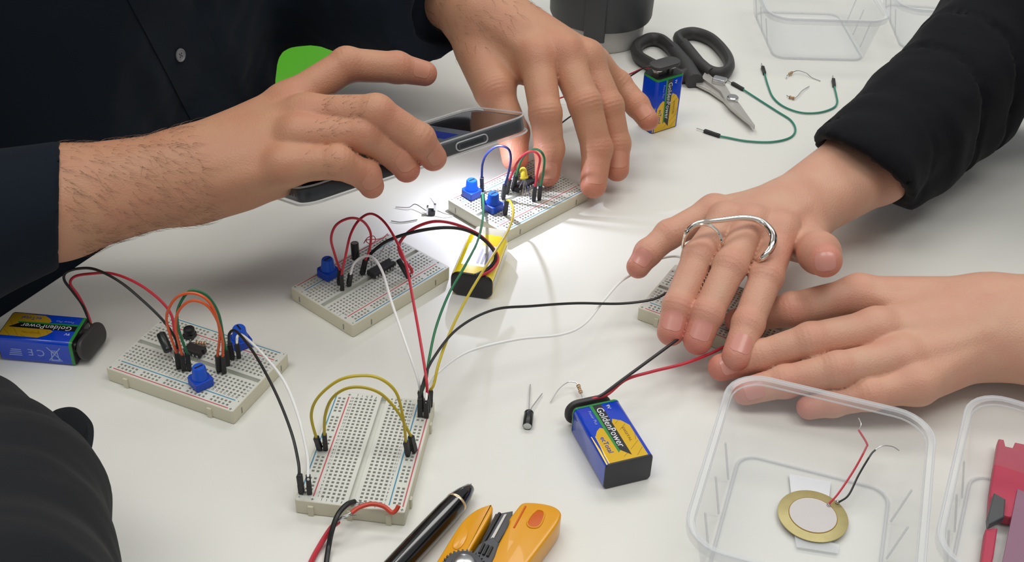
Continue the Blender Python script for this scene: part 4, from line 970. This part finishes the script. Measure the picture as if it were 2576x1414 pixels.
def make_resistor(label, a, b, lead0, lead1, ln=6.4):
    c = (a+b)/2; ax = frame(b-a); t = thing('resistor', label, 'resistor', np.array([c[0], c[1], max(0, c[2]-1.2)]), 0, 'resistors')
    pr = [(0.25, -ln/2), (1.0, -ln/2+0.15), (1.2, -ln/2+0.7), (1.15, -ln/2+1.4), (0.95, -ln/2+1.9), (0.95, ln/2-1.9), (1.15, ln/2-1.4), (1.2, ln/2-0.7), (1.0, ln/2-0.15), (0.25, ln/2)]
    o = part('body', put(lathe(pr, 12), c, ax), M['tan'], t, True, local=False)
    for z, m, r in ((-ln/2+0.9, 'band_br', 1.22), (-0.7, 'b_black', 0.98), (0.5, 'band_rd', 0.98), (ln/2-1.0, 'band_br', 1.2)):
        part('band', put(lathe([(r, z-0.25), (r, z+0.25)], 12, False, False), c, ax), M[m], o, True, local=False)
    for s, pts in ((-1, lead0), (1, lead1)):
        if pts: part('lead', tube(spline([c+ax[2]*s*ln/2*0.95]+pts, 7), 0.3, 6), M['metal'], t, True, local=False)
    return t
make_resistor('tan resistor lying across the breadboard by the cuff', P(491, 862, 11.5), P(519, 864, 11.5), [P(478, 862, 11.5), P(474, 864, 9)], [P(528, 866, 11.5), P(531, 869, 9)])
make_resistor('loose tan resistor with a curved lead behind the battery', P(1454, 968, 4.5), P(1462, 990, 4), [P(1447, 962, 5), P(1428, 962, 5.5), P(1405, 980, 3.5), P(1385, 1011, 1)], [P(1466, 1000, 3), P(1470, 1008, 2)])
make_resistor('loose resistor with a long bent lead lying between the green jumpers', P(1982, 188, 2), P(1996, 180, 2), [P(1978, 192, 2), P(1979, 198, 0.6)], [P(2008, 178, 3), P(2028, 184, 2.5), P(2042, 195, 1), P(2064, 204, 0.6)], 5)
make_resistor('loose resistor with two leads lying inside the curve of the green jumper', P(1983, 243, 1.6), P(2001, 248, 1.6), [P(1979, 240, 1)], [P(2008, 240, 2), P(2018, 228, 2), P(2036, 217, 1)], 5)

# push button, yellow light, small parts
at = P(478, 848, 9); t = thing('push_button', 'small dark round push button behind the wires on the breadboard by the cuff', 'button', at, -0.3)
part('body', prism(rrect(-3, 3, -3, 3, 0.5, 2), 0, 3.0, 0.2), M['black'], t)
part('cap', lathe([(2.9, 3.0), (3.3, 3.5), (3.3, 5.6), (2.9, 6.4), (1.6, 6.9), (0.2, 7.0)], 14), M['black'], t, True)
for x in (-2.4, 2.4): part('pin', box(x-0.3, x+0.3, -3.3, -3.0, -0.8, 1.5), M['metal'], t)
a = P(1319, 448, 21); b = P(1313, 408, 32); ax = frame(b-a)
t = thing('yellow_led', 'yellow light emitting diode with long bare legs on the flash-lit breadboard', 'LED', P(1318, 482, 9))
part('lens', put(lathe([(2.9, 0), (2.9, 1.0), (2.5, 1.1), (2.5, 5.2), (2.2, 6.6), (1.3, 7.6), (0.2, 7.9)], 18), a, ax), M['led'], t, True, local=False)
for q in ((1300, 486), (1314, 494), (1322, 490), (1334, 500)): part('lead', tube(spline([a, (a+P(*q, 9))/2+np.array([0, 0, 1.0]), P(*q, 9)], 5), 0.35, 6), M['metal'], t, True, local=False)
q0 = P(1086, 540, 0); t = thing('trimmed_part', 'little trimmed transistor with bent legs lying beside the lit breadboard', 'transistor', q0)
part('body', prism(rrect(-2.4, 2.4, -2.0, 2.0, 0.5, 2), 0.5, 4.0, 0.3), M['black'], t)
part('tab', box(-3.4, -2.2, -1.6, 1.6, 0.3, 6.5), M['metal'], t); part('tab', box(1.5, 3.0, -1.2, 1.2, 2.5, 8.5), M['metal'], t)
for pts in ([(1072, 530, 3), (1045, 514, 4), (1028, 522, 2), (995, 521, 1)], [(1096, 526, 5), (1092, 512, 8), (1083, 498, 11)], [(1100, 530, 4), (1120, 538, 3), (1140, 542, 1)]):
    part('leg', tube(spline([P(*q) for q in pts], 6), 0.32, 6), M['metal'], t, True, local=False)
solo('cut_lead', tube(spline([P(984, 556, 1), P(1010, 559, 1), P(1050, 553, 1)], 6), 0.35, 6), M['metal'], 'snipped bare component lead lying behind the red wires', 'wire', P(984, 556, 0), True)
solo('bare_wire_loop', tube(spline([P(913, 665, 9), P(917, 650, 15), P(924, 648, 18), P(933, 660, 15), P(936, 676, 9)], 6), 0.3, 6), M['metal'], 'tiny bare wire loop beside the long chip', 'wire', P(913, 665, 9), True)
solo('copper_coil', tube(spline([P(915, 612, 11), P(925, 598, 15), P(940, 594, 15), P(944, 605, 11), P(932, 614, 12), P(922, 604, 16), P(960, 600, 12), P(975, 588, 10)], 7), 0.28, 6), M['w_red'], 'thin tangled red wire behind the red loop', 'wire', P(915, 612, 9), True)
solo('bare_wire_loop', tube(spline([P(952, 648, 9), P(960, 632, 14), P(972, 614, 16), P(982, 622, 14), P(978, 645, 9)], 6), 0.25, 6), M['metal'], 'thin bare wire arched behind the long chip', 'wire', P(952, 648, 9), True)
at = P(1768, 716, 9); t = thing('capacitor', 'black component glimpsed between ring and middle fingers', 'capacitor', at, 0)
part('sleeve', lathe([(2.6, 0.3), (2.8, 0.8), (2.8, 9), (2.4, 9.6), (0.2, 9.6)], 16), M['cap_sleeve'], t, True); part('lead', box(-0.3, 0.3, -0.3, 0.3, -1, 0.6), M['metal'], t)

# ---------------------------------------------------------------- the phone in its clear case
PLN, PWD, PTH = float(np.linalg.norm(pb-pa)), 74.0, 8.2
ph = thing('smartphone', 'dark smartphone in a clear case held over the breadboard with its flash on', 'phone', pa-pz_*9.5, axes=(px_, py_, pz_))
part('frame', prism(rrect(1.6, PLN-1.6, 1.6, PWD-1.6, 11, 7), 0, PTH, 0.9), M['phone_body'], ph, True, angle=50)
sc = part('screen', prism(rrect(2.6, PLN-2.6, 2.6, PWD-2.6, 10, 7), PTH-0.05, PTH+0.12), M['screen'], ph)
part('screen_picture', prism(rrect(52, 118, 8, 66, 2, 3), PTH+0.10, PTH+0.16), M['screen_grey'], sc)
for k in range(4): part('screen_picture', prism(rrect(56+k*15, 66+k*15, 12, 60, 1, 2), PTH+0.15, PTH+0.19), M['screen_blue' if k % 2 else 'phone_back'], sc)
part('back_glass', prism(rrect(2.4, PLN-2.4, 2.4, PWD-2.4, 10, 7), -0.15, 0.05), M['phone_back'], ph)
ci = part('camera_island', prism(rrect(PLN-38, PLN-5.5, PWD-38, PWD-5.5, 7, 5), -1.9, 0, 0.5), M['phone_back'], ph, True, angle=50)
for x, y in ((PLN-31, PWD-31), (PLN-31, PWD-17), (PLN-17, PWD-31)):
    V, F = lathe([(5.6, -2.9), (6.2, -2.6), (6.2, -1.8)], 20); part('lens', (V+np.array([x, y, 0]), F), M['lens'], ci, True)
def glow(name, col, st):
    m = bpy.data.materials.new(name); m.use_nodes = True; b = m.node_tree.nodes['Principled BSDF']
    b.inputs['Emission Color'].default_value = col; b.inputs['Emission Strength'].default_value = st; return m
V, F = lathe([(2.0, -2.5), (2.2, -1.8)], 14); part('flash', (V+np.array([PLN-9.5, PWD-10, 0]), F), glow('flash_led', (0.9, 0.93, 1, 1), 40), ci, True)
for x0, x1 in ((PLN-54, PLN-36),): part('side_button', prism(rrect(x0, x1, 0, 2, 0.8, 3), 2.4, 5.6, 0.3), M['phone_body'], ph)
part('port', box(1.2, 1.75, PWD/2-4.5, PWD/2+4.5, 2.6, 5.6), M['b_black'], ph)
for y in (14, 18, 22, 52, 56, 60): part('speaker_hole', box(1.3, 1.75, y-1.2, y+1.2, 3.2, 5.0), M['b_black'], ph)
outl = np.array(rrect(0, PLN, 0, PWD, 12.5, 7)); inn = np.array(rrect(1.4, PLN-1.4, 1.4, PWD-1.4, 11.2, 7))
def at_(q, z): return np.column_stack([q, np.full(len(q), z)])
cs = part('clear_case', loft([at_(inn, PTH+1.0), at_((outl+inn)/2, PTH+1.3), at_(outl, PTH+0.8), at_(outl, -0.8), at_((outl+inn)/2, -1.5), at_(inn, -1.5)], False, True), M['clear_case'], ph, True, angle=60)
part('case_bumper', tube(at_((outl+inn)/2, PTH+1.1), 0.55, 6, closed=True), M['clear_rim'], cs, True)
part('case_bumper', tube(at_((outl*0.7+inn*0.3), -1.1), 0.6, 6, closed=True), M['clear_rim'], cs, True)
part('button_cover', tube(np.array([(x, -0.35, z) for x, z in rrect(PLN-56, PLN-34, 1.6, 6.6, 2.3, 4)]), 0.4, 6, closed=True), M['clear_rim'], cs, True)
lf = bpy.data.lights.new('phone_flash', 'SPOT'); lf.energy = 0.4; lf.color = (0.80, 0.82, 1.0); lf.shadow_soft_size = 0.0016; lf.spot_size = math.radians(166); lf.spot_blend = 1.0
lo_ = bpy.data.objects.new('phone_flash', lf); COL.objects.link(lo_); lo_.parent = ph; lo_.location = ((PLN-9.5)*S, (PWD-10)*S, -3.4*S)

# ---------------------------------------------------------------- tools
def flat(q, z): return P(q[0], q[1], z)
# pen
p_tip, p_end = P(1184, 1226, 6.2), P(985, 1440, 6.2); ax = frame(p_end-p_tip); L = 138.0
pn = thing('pen', 'glossy black pen with a cream ring lying beside the yellow cutter', 'pen', np.array([*((p_tip+p_end)/2)[:2], 0]))
cap = part('cap', put(lathe([(0.3, -0.6), (1.6, -0.4), (2.6, 0.6), (4.4, 6.5), (5.3, 11.0), (5.5, 12.4)], 28), p_tip, ax), M['pen'], pn, True, local=False)
part('cap_slit', put(box(-0.12, 0.12, 0.5, 2.2, -0.5, 3.0), p_tip+ax[1]*0.3, ax), M['cap_stripe'], cap, local=False)
part('cream_ring', put(lathe([(5.5, 12.3), (5.75, 12.5), (5.75, 13.6), (5.6, 13.8)], 28, False, False), p_tip, ax), M['cream'], pn, True, local=False)
part('barrel', put(lathe([(5.6, 13.7), (6.0, 22), (6.15, 60), (5.9, 100), (4.6, 130), (3.0, L)], 28), p_tip, ax), M['pen'], pn, True, local=False)

# cutter: two yellow shells on a grey core with a thumb wheel
ct = thing('box_cutter', 'yellow and grey box cutter with a thumb wheel beside the pen', 'cutter', np.array([*P(1260, 1390, 0)[:2], 0]))
def slab(pix, z0, z1, ch=0.8, n=4):
    q = spline([P(x, y, z1) for x, y in pix], n, closed=True)[:, :2] if n > 1 else np.array([P(x, y, z1)[:2] for x, y in pix])
    ar = sum(q[i-1][0]*q[i][1]-q[i][0]*q[i-1][1] for i in range(len(q)))
    if ar < 0: q = q[::-1]
    return prism(q, z0, z1, ch)
def rim_slab(pix, hole, z0, z1, m, name, parent):
    """an outline with a slot sunk into it"""
    q = [P(x, y, z1)[:2] for x, y in pix]; hl = [P(x, y, z1)[:2] for x, y in hole]
    return q, hl
shell = part('shell', slab([(1312, 1266), (1330, 1263), (1365, 1266), (1395, 1274), (1411, 1288), (1409, 1304), (1395, 1328), (1345, 1395), (1265, 1500), (1130, 1680), (1060, 1640), (1225, 1412), (1278, 1322), (1281, 1305), (1298, 1282)], 0.5, 14, 1.0, 3), M['cutter'], ct, True, local=False, angle=50, label='yellow plastic shell with a slot')
slot = [(1343, 1290), (1353, 1283), (1366, 1286), (1369, 1297), (1361, 1318), (1350, 1327), (1333, 1326), (1326, 1316), (1334, 1300)]
part('slot', slab(slot, 13.6, 14.15, 0.1, 3), M['cutter_shade'], shell, True, local=False, label='cutter slot with its inner shade painted orange')  # thin patch on the shell; the dark inside of the hole is painted on
part('slot_edge', tube(spline([P(x, y, 14.2) for x, y in slot], 5, closed=True), 0.45, 6, closed=True), M['cutter'], shell, True, local=False)
part('groove', tube(spline([P(1322, 1274, 14.0), P(1308, 1300, 14.0), P(1293, 1328, 14.0)], 5), 0.5, 6), M['cutter_shade'], shell, True, local=False)  # groove laid on the surface, drawn in the same painted shade
part('shell', slab([(1232, 1269), (1238, 1272), (1239, 1284), (1225, 1312), (1190, 1372), (1150, 1440), (1040, 1620), (985, 1590), (1095, 1418), (1140, 1345), (1168, 1306), (1200, 1281)], 0.5, 13, 0.8, 3), M['cutter'], ct, True, local=False, angle=50, label='yellow plastic shell with a thumb rest')
part('thumb_rest', slab([(1160, 1326), (1174, 1330), (1176, 1348), (1160, 1376), (1142, 1380), (1140, 1362)], 12.6, 13.5, 0.4, 3), M['cutter'], ct, True, local=False)
core = part('core', slab([(1246, 1292), (1262, 1290), (1290, 1285), (1288, 1305), (1280, 1325), (1200, 1450), (1090, 1620), (1060, 1600), (1185, 1410)], 1.0, 10.5, 0.6, 1), M['cutter_grey'], ct, local=False)
part('blade_channel', tube([P(1257, 1292, 10.6), P(1225, 1350, 10.6), P(1170, 1440, 10.6)], 1.0, 6), M['b_black'], core, True, local=False)
part('blade', slab([(1268, 1294), (1275, 1293), (1215, 1405), (1205, 1405)], 9.8, 11.2, 0.1, 1), M['steel'], ct, local=False)
part('slider', slab([(1205, 1368), (1240, 1350), (1256, 1366), (1245, 1400), (1225, 1440), (1180, 1440), (1182, 1400)], 10, 14.5, 0.7, 1), M['cutter_grey'], ct, local=False)
for k in range(3): part('grip_rib', tube([P(1206+k*10, 1392+k*4, 14.8), P(1218+k*10, 1368+k*4, 14.8)], 0.7, 6), M['b_black'], ct, True, local=False)
wc = P(1166, 1452, 8)
wheel = part('thumb_wheel', (lathe([(8.6, 0), (9.4, 0.8), (9.4, 7.2), (8.6, 8.2), (6.0, 8.6), (5.4, 9.6), (0.2, 10.2)], 40)[0]+wc, lathe([(8.6, 0), (9.4, 0.8), (9.4, 7.2), (8.6, 8.2), (6.0, 8.6), (5.4, 9.6), (0.2, 10.2)], 40)[1]), M['cutter_grey'], ct, True, local=False, angle=35)
for k in range(30):
    an = 2*math.pi*k/30; c0 = wc+np.array([9.5*math.cos(an), 9.5*math.sin(an), 4.2]); e1 = np.array([math.cos(an), math.sin(an), 0]); e2 = np.array([-math.sin(an), math.cos(an), 0])
    part('tooth', put(box(-0.5, 0.6, -0.45, 0.45, -3.4, 3.4), c0, (e1, e2, gz)), M['cutter_grey'], wheel, local=False)
part('wheel_hub', (lathe([(4.8, 0), (4.6, 1.2), (3, 2.0), (0.2, 2.3)], 24)[0]+wc+np.array([0, 0, 9.6]), lathe([(4.8, 0), (4.6, 1.2), (3, 2.0), (0.2, 2.3)], 24)[1]), M['metal'], wheel, True, local=False)

# scissors
sx = thing('scissors', 'scissors with black loop handles and steel blades behind the upright battery', 'scissors', np.array([*P(1790, 200, 0)[:2], 0]))
loop1 = spline([P(x, y, 6) for x, y in ((1708, 92), (1745, 84), (1790, 100), (1824, 135), (1835, 165), (1822, 183), (1795, 184), (1768, 168), (1735, 132), (1712, 110))], 6, closed=True)
loop2 = spline([P(x, y, 6) for x, y in ((1602, 118), (1630, 100), (1662, 102), (1688, 122), (1712, 152), (1730, 180), (1712, 192), (1670, 178), (1632, 160), (1606, 142))], 6, closed=True)
part('handle', cat(tube(loop1, 4.6, 10, closed=True, flat=1.25), tube([P(1718, 112, 6), P(1755, 160, 6), P(1790, 186, 6)], [5.5, 6, 5], 10, flat=1.1)), M['clip'], sx, True, local=False, label='black loop handle')
part('handle', cat(tube(loop2, 4.8, 10, closed=True, flat=1.25), tube([P(1690, 120, 6), P(1722, 165, 6), P(1748, 205, 6)], [6, 8, 7.5], 10, flat=0.9)), M['clip'], sx, True, local=False, label='black loop handle')
part('blade', slab([(1747, 196), (1752, 210), (1785, 226), (1820, 250), (1838, 270), (1870, 297), (1899, 318), (1898, 314), (1866, 268), (1845, 240), (1815, 218), (1790, 205)], 2.0, 4.6, 0.3, 1), M['steel'], sx, local=False)
part('blade', slab([(1775, 178), (1765, 195), (1790, 212), (1812, 228), (1832, 262), (1895, 317), (1899, 314), (1866, 268), (1850, 255), (1826, 215), (1818, 200), (1800, 200)], 4.6, 6.8, 0.3, 1), M['steel'], sx, local=False)
part('pivot', (lathe([(4.6, 0), (4.6, 2.0), (3.8, 2.8), (0.2, 3.0)], 18)[0]+P(1843, 250, 6.5), lathe([(4.6, 0), (4.6, 2.0), (3.8, 2.8), (0.2, 3.0)], 18)[1]), M['metal'], sx, True, local=False)
part('spring_block', put(prism(rrect(-5, 6, -4, 4, 1.5, 3), 0, 4, 0.5), P(1808, 207, 6.6), (unit(P(1840, 215, 0)-P(1800, 205, 0)), unit(np.cross(gz, P(1840, 215, 0)-P(1800, 205, 0))), gz)), M['metal'], sx, True, local=False)

# ---------------------------------------------------------------- cup and clear boxes
mb = P(1510, 137, 0); mc = mb+np.array([0, 38.0, 0])
mg = thing('travel_cup', 'pale grey cup with a wide charcoal sleeve standing behind the hand', 'cup', mc)
part('cup', lathe([(34, 0), (37, 0.6), (38, 3), (39.5, 24), (40, 60), (41, 110), (39.5, 110), (38, 60), (36, 4), (0.2, 3)], 48, True, False), M['mug'], mg, True)
part('sleeve', lathe([(40.6, 22), (43.5, 21.5), (44.6, 24), (45.5, 60), (46.5, 92), (45.5, 96), (42, 96)], 48, False, False), M['mug_dark'], mg, True)
fa = unit((CAMP-mc)*np.array([1, 1, 0])); fs = np.cross(gz, fa); fs = fs/np.linalg.norm(fs)
part('strap', put(prism(rrect(-10, 8, -3, 2, 1.5, 3), 14, 70, 0.6), fa*44.5-fs*3, (fs, fa, gz)), M['mug_dark'], mg, True, angle=50)

def make_box(label, c, th, bl, bw, tl, tw_, h, m='clear', inner=True, floor_m='clear'):
    """an open clear food box: tapered walls with rounded corners, a rolled rim, a raised floor ridge"""
    t = thing('clear_box', label, 'box', c, th, 'clear plastic boxes')
    def rr(l, w_, r): return np.array(rrect(-l/2, l/2, -w_/2, w_/2, r, 7))
    wall = []
    for k in range(6):
        f = k/5; wall.append(at_(rr(bl+(tl-bl)*f, bw+(tw_-bw)*f, 12+5*f), 2.0+(h-2.0)*f))
    part('wall', loft([at_(rr(bl-6, bw-6, 10), 0.2), at_(rr(bl-1.5, bw-1.5, 11.5), 0.6)]+wall, False, False), M[m], t, True, angle=70)
    part('floor', loft([at_(rr(bl-6, bw-6, 10), 0.2), at_(rr(bl-6.2, bw-6.2, 10), 1.0)], False, True), M[floor_m], t)
    part('rim', loft([at_(rr(tl, tw_, 17), h), at_(rr(tl+5, tw_+5, 19), h+0.6), at_(rr(tl+6.5, tw_+6.5, 20), h-1.2), at_(rr(tl+6.5, tw_+6.5, 20), h-4.5)], False, False), M['clear_rim'], t, True, angle=50)
    part('rim_edge', tube(at_(rr(tl+5.6, tw_+5.6, 19.5), h+0.2), 0.7, 6, closed=True), M['frost'], t, True)
    part('rim_edge', tube(at_(rr(tl-0.6, tw_-0.6, 17), h-2.5), 0.5, 6, closed=True), M['frost'], t, True)
    part('floor_ridge', tube(at_(rr(bl-5, bw-5, 10), 1.2), 0.8, 6, closed=True), M['clear_rim'], t, True)
    for s in (-1, 1):
        for k in (-0.25, 0.0, 0.25): 
            part('rib', tube([(s*(bl/2-0.2), bw*k, 2.5), (s*(bl/2+(tl-bl)*0.3), bw*k, h*0.62)], 0.6, 6), M['clear_rim'], t, True)
    return t
q1, q2 = P(1868, 962, 42), P(2318, 1070, 42); bxu = unit((q2-q1)*np.array([1, 1, 0])); bth = math.atan2(bxu[1], bxu[0]); byu = np.array([-bxu[1], bxu[0], 0])
TLn, TWd = float(np.linalg.norm(q2-q1))+8, 122.0
bc = (q1+q2)/2-byu*(TWd/2-4); bc[2] = 0
boxA = make_box('clear open box holding the brass disc next to the battery', bc, bth, TLn*0.84, TWd*0.84, TLn, TWd, 43)
def box_copy(label, c, th):
    o = copy_tree(boxA); o['label'] = label; o.location = w(c); o.rotation_euler = (0, 0, th); return o
qn = P(2470, 1010, 42); bth2 = bth-0.10
bx2 = np.array([math.cos(bth2), math.sin(bth2), 0]); by2 = np.array([-bx2[1], bx2[0], 0])
c2 = qn+bx2*(TLn/2-4)-by2*(TWd/2-4); c2[2] = 0
box_copy('clear box with red grips inside at the near corner of the table', c2, bth2)
c3 = P(2055, 152, 0); c3 = np.array([c3[0], c3[1]+50, 0])
box_copy('empty clear box standing behind the loose green jumpers', c3, 0.04)
box_copy('clear box partly hidden behind the black knit sleeve', np.array([c3[0]+TLn+24, c3[1]+28, 0]), -0.06)
# brass disc with its two wires, taped to the box floor
dc = P(2045, 1297, 3.2)
pz = thing('piezo_disc', 'round brass disc with a pale centre and two thin wires inside the clear box', 'piezo disc', dc-np.array([0, 0, 0.8]))
part('brass_plate', lathe([(17.2, 0.2), (17.5, 0.4), (17.5, 0.8), (17.2, 1.0), (0.2, 1.0)], 56), M['brass'], pz, True)
part('ceramic_face', lathe([(11.8, 0.9), (11.8, 1.25), (11.4, 1.35), (0.2, 1.35)], 48), M['ceramic'], pz, True)
part('ceramic_edge', tube(np.array([(11.9*math.cos(a), 11.9*math.sin(a), 1.1) for a in np.linspace(0, 2*math.pi, 40, endpoint=False)]), 0.25, 6, closed=True), M['b_brown'], pz, True)
for (x, y) in ((2085, 1270), (2107, 1263)): part('solder', ball(P(x, y, 4.2), 1.1, 10), M['metal'], pz, True, local=False)
part('wire', tube(spline([P(2085, 1268, 5), P(2110, 1240, 9), P(2150, 1180, 14), P(2178, 1128, 17), P(2180, 1115, 18), P(2160, 1082, 19)], 7), 0.55, 6), M['w_red'], pz, True, local=False, label='thin red wire')
part('wire', tube(spline([P(2110, 1264, 5), P(2135, 1245, 8), P(2160, 1195, 12), P(2190, 1145, 15), P(2202, 1132, 16)], 7), 0.55, 6), M['w_black'], pz, True, local=False, label='thin black wire')
part('bare_strand', tube(spline([P(2160, 1082, 19), P(2166, 1068, 19), P(2160, 1052, 20)], 5), 0.3, 6), M['metal'], pz, True, local=False)
part('bare_strand', tube(spline([P(2202, 1132, 16), P(2220, 1122, 17), P(2245, 1124, 16), P(2262, 1134, 15)], 5), 0.3, 6), M['metal'], pz, True, local=False)
for lab, q in (('small square of white tape behind the brass disc', [(1985, 1192), (2090, 1212), (2086, 1250), (1990, 1240)]), ('strip of clear tape in front of the brass disc', [(1998, 1340), (2112, 1370), (2108, 1392), (2004, 1376)])):
    pts = np.array([P(x, y, 2.2) for x, y in q])[::-1]; b0 = pts.mean(0); b0[2] = 1.4
    solo('tape_piece', cat((np.concatenate([pts, pts-np.array([0, 0, 0.5])]), [(0, 1, 2, 3), (7, 6, 5, 4), (0, 4, 5, 1), (1, 5, 6, 2), (2, 6, 7, 3), (3, 7, 4, 0)])), M['tape'] if 'white' in lab else M['frost'], lab, 'tape', b0)
# red tool in the other box
rt = thing('red_tool', 'red plastic grip with grey joint lying in the box at the near corner', 'tool', np.array([*P(2520, 1260, 2)[:2], 2]))
part('grip', slab([(2512, 1104), (2526, 1106), (2530, 1122), (2548, 1126), (2554, 1112), (2600, 1122), (2640, 1300), (2540, 1300), (2500, 1290), (2488, 1286), (2492, 1230)], 2.0, 8.0, 0.8, 1), M['red_tool'], rt, local=False)
part('joint', slab([(2500, 1240), (2530, 1256), (2526, 1300), (2488, 1320), (2484, 1300)], 7.0, 11.0, 0.6, 1), M['cutter_grey'], rt, local=False)
part('grip', slab([(2480, 1330), (2510, 1330), (2500, 1400), (2480, 1480), (2460, 1480)], 2.0, 8.0, 0.8, 1), M['red_tool'], rt, local=False)
vs_ = thing('violet_sheet', 'violet plastic sheet lying in the box at the near corner', 'sheet', np.array([*P(2560, 1330, 2)[:2], 2]))
part('sheet', slab([(2560, 1230), (2680, 1280), (2640, 1470), (2516, 1440)], 8.2, 9.2, 0.2, 1), M['violet'], vs_, local=False)

# ---------------------------------------------------------------- green chair beyond the table edge
gcx = epoint(960, 440, -250)
gch = thing('green_chair', 'bright green plastic chair seat beyond the table edge', 'chair', np.array([gcx[0], gcx[1], -TZ]))
part('seat', put(prism(rrect(-230, 230, -210, 210, 60, 6), -285, -265, 6), np.array([gcx[0], gcx[1], 0]), (np.array([*edir, 0]), np.array([*eout, 0]), gz)), M['green'], gch, True, local=False)
part('backrest', put(prism(rrect(-210, 210, -14, 14, 12, 4), -200, 100, 6), np.array([*(gcx[:2]+eout*215), 0]), (np.array([*edir, 0]), np.array([*eout, 0]), gz)), M['green'], gch, True, local=False)
for a_, b_ in ((-180, -160), (180, -160), (-180, 170), (180, 170)):
    q = gcx[:2]+edir*a_+eout*b_
    part('leg', tube([(q[0], q[1], -TZ), (q[0], q[1], -284)], 12, 12), M['steel_leg'], gch, True, local=False)
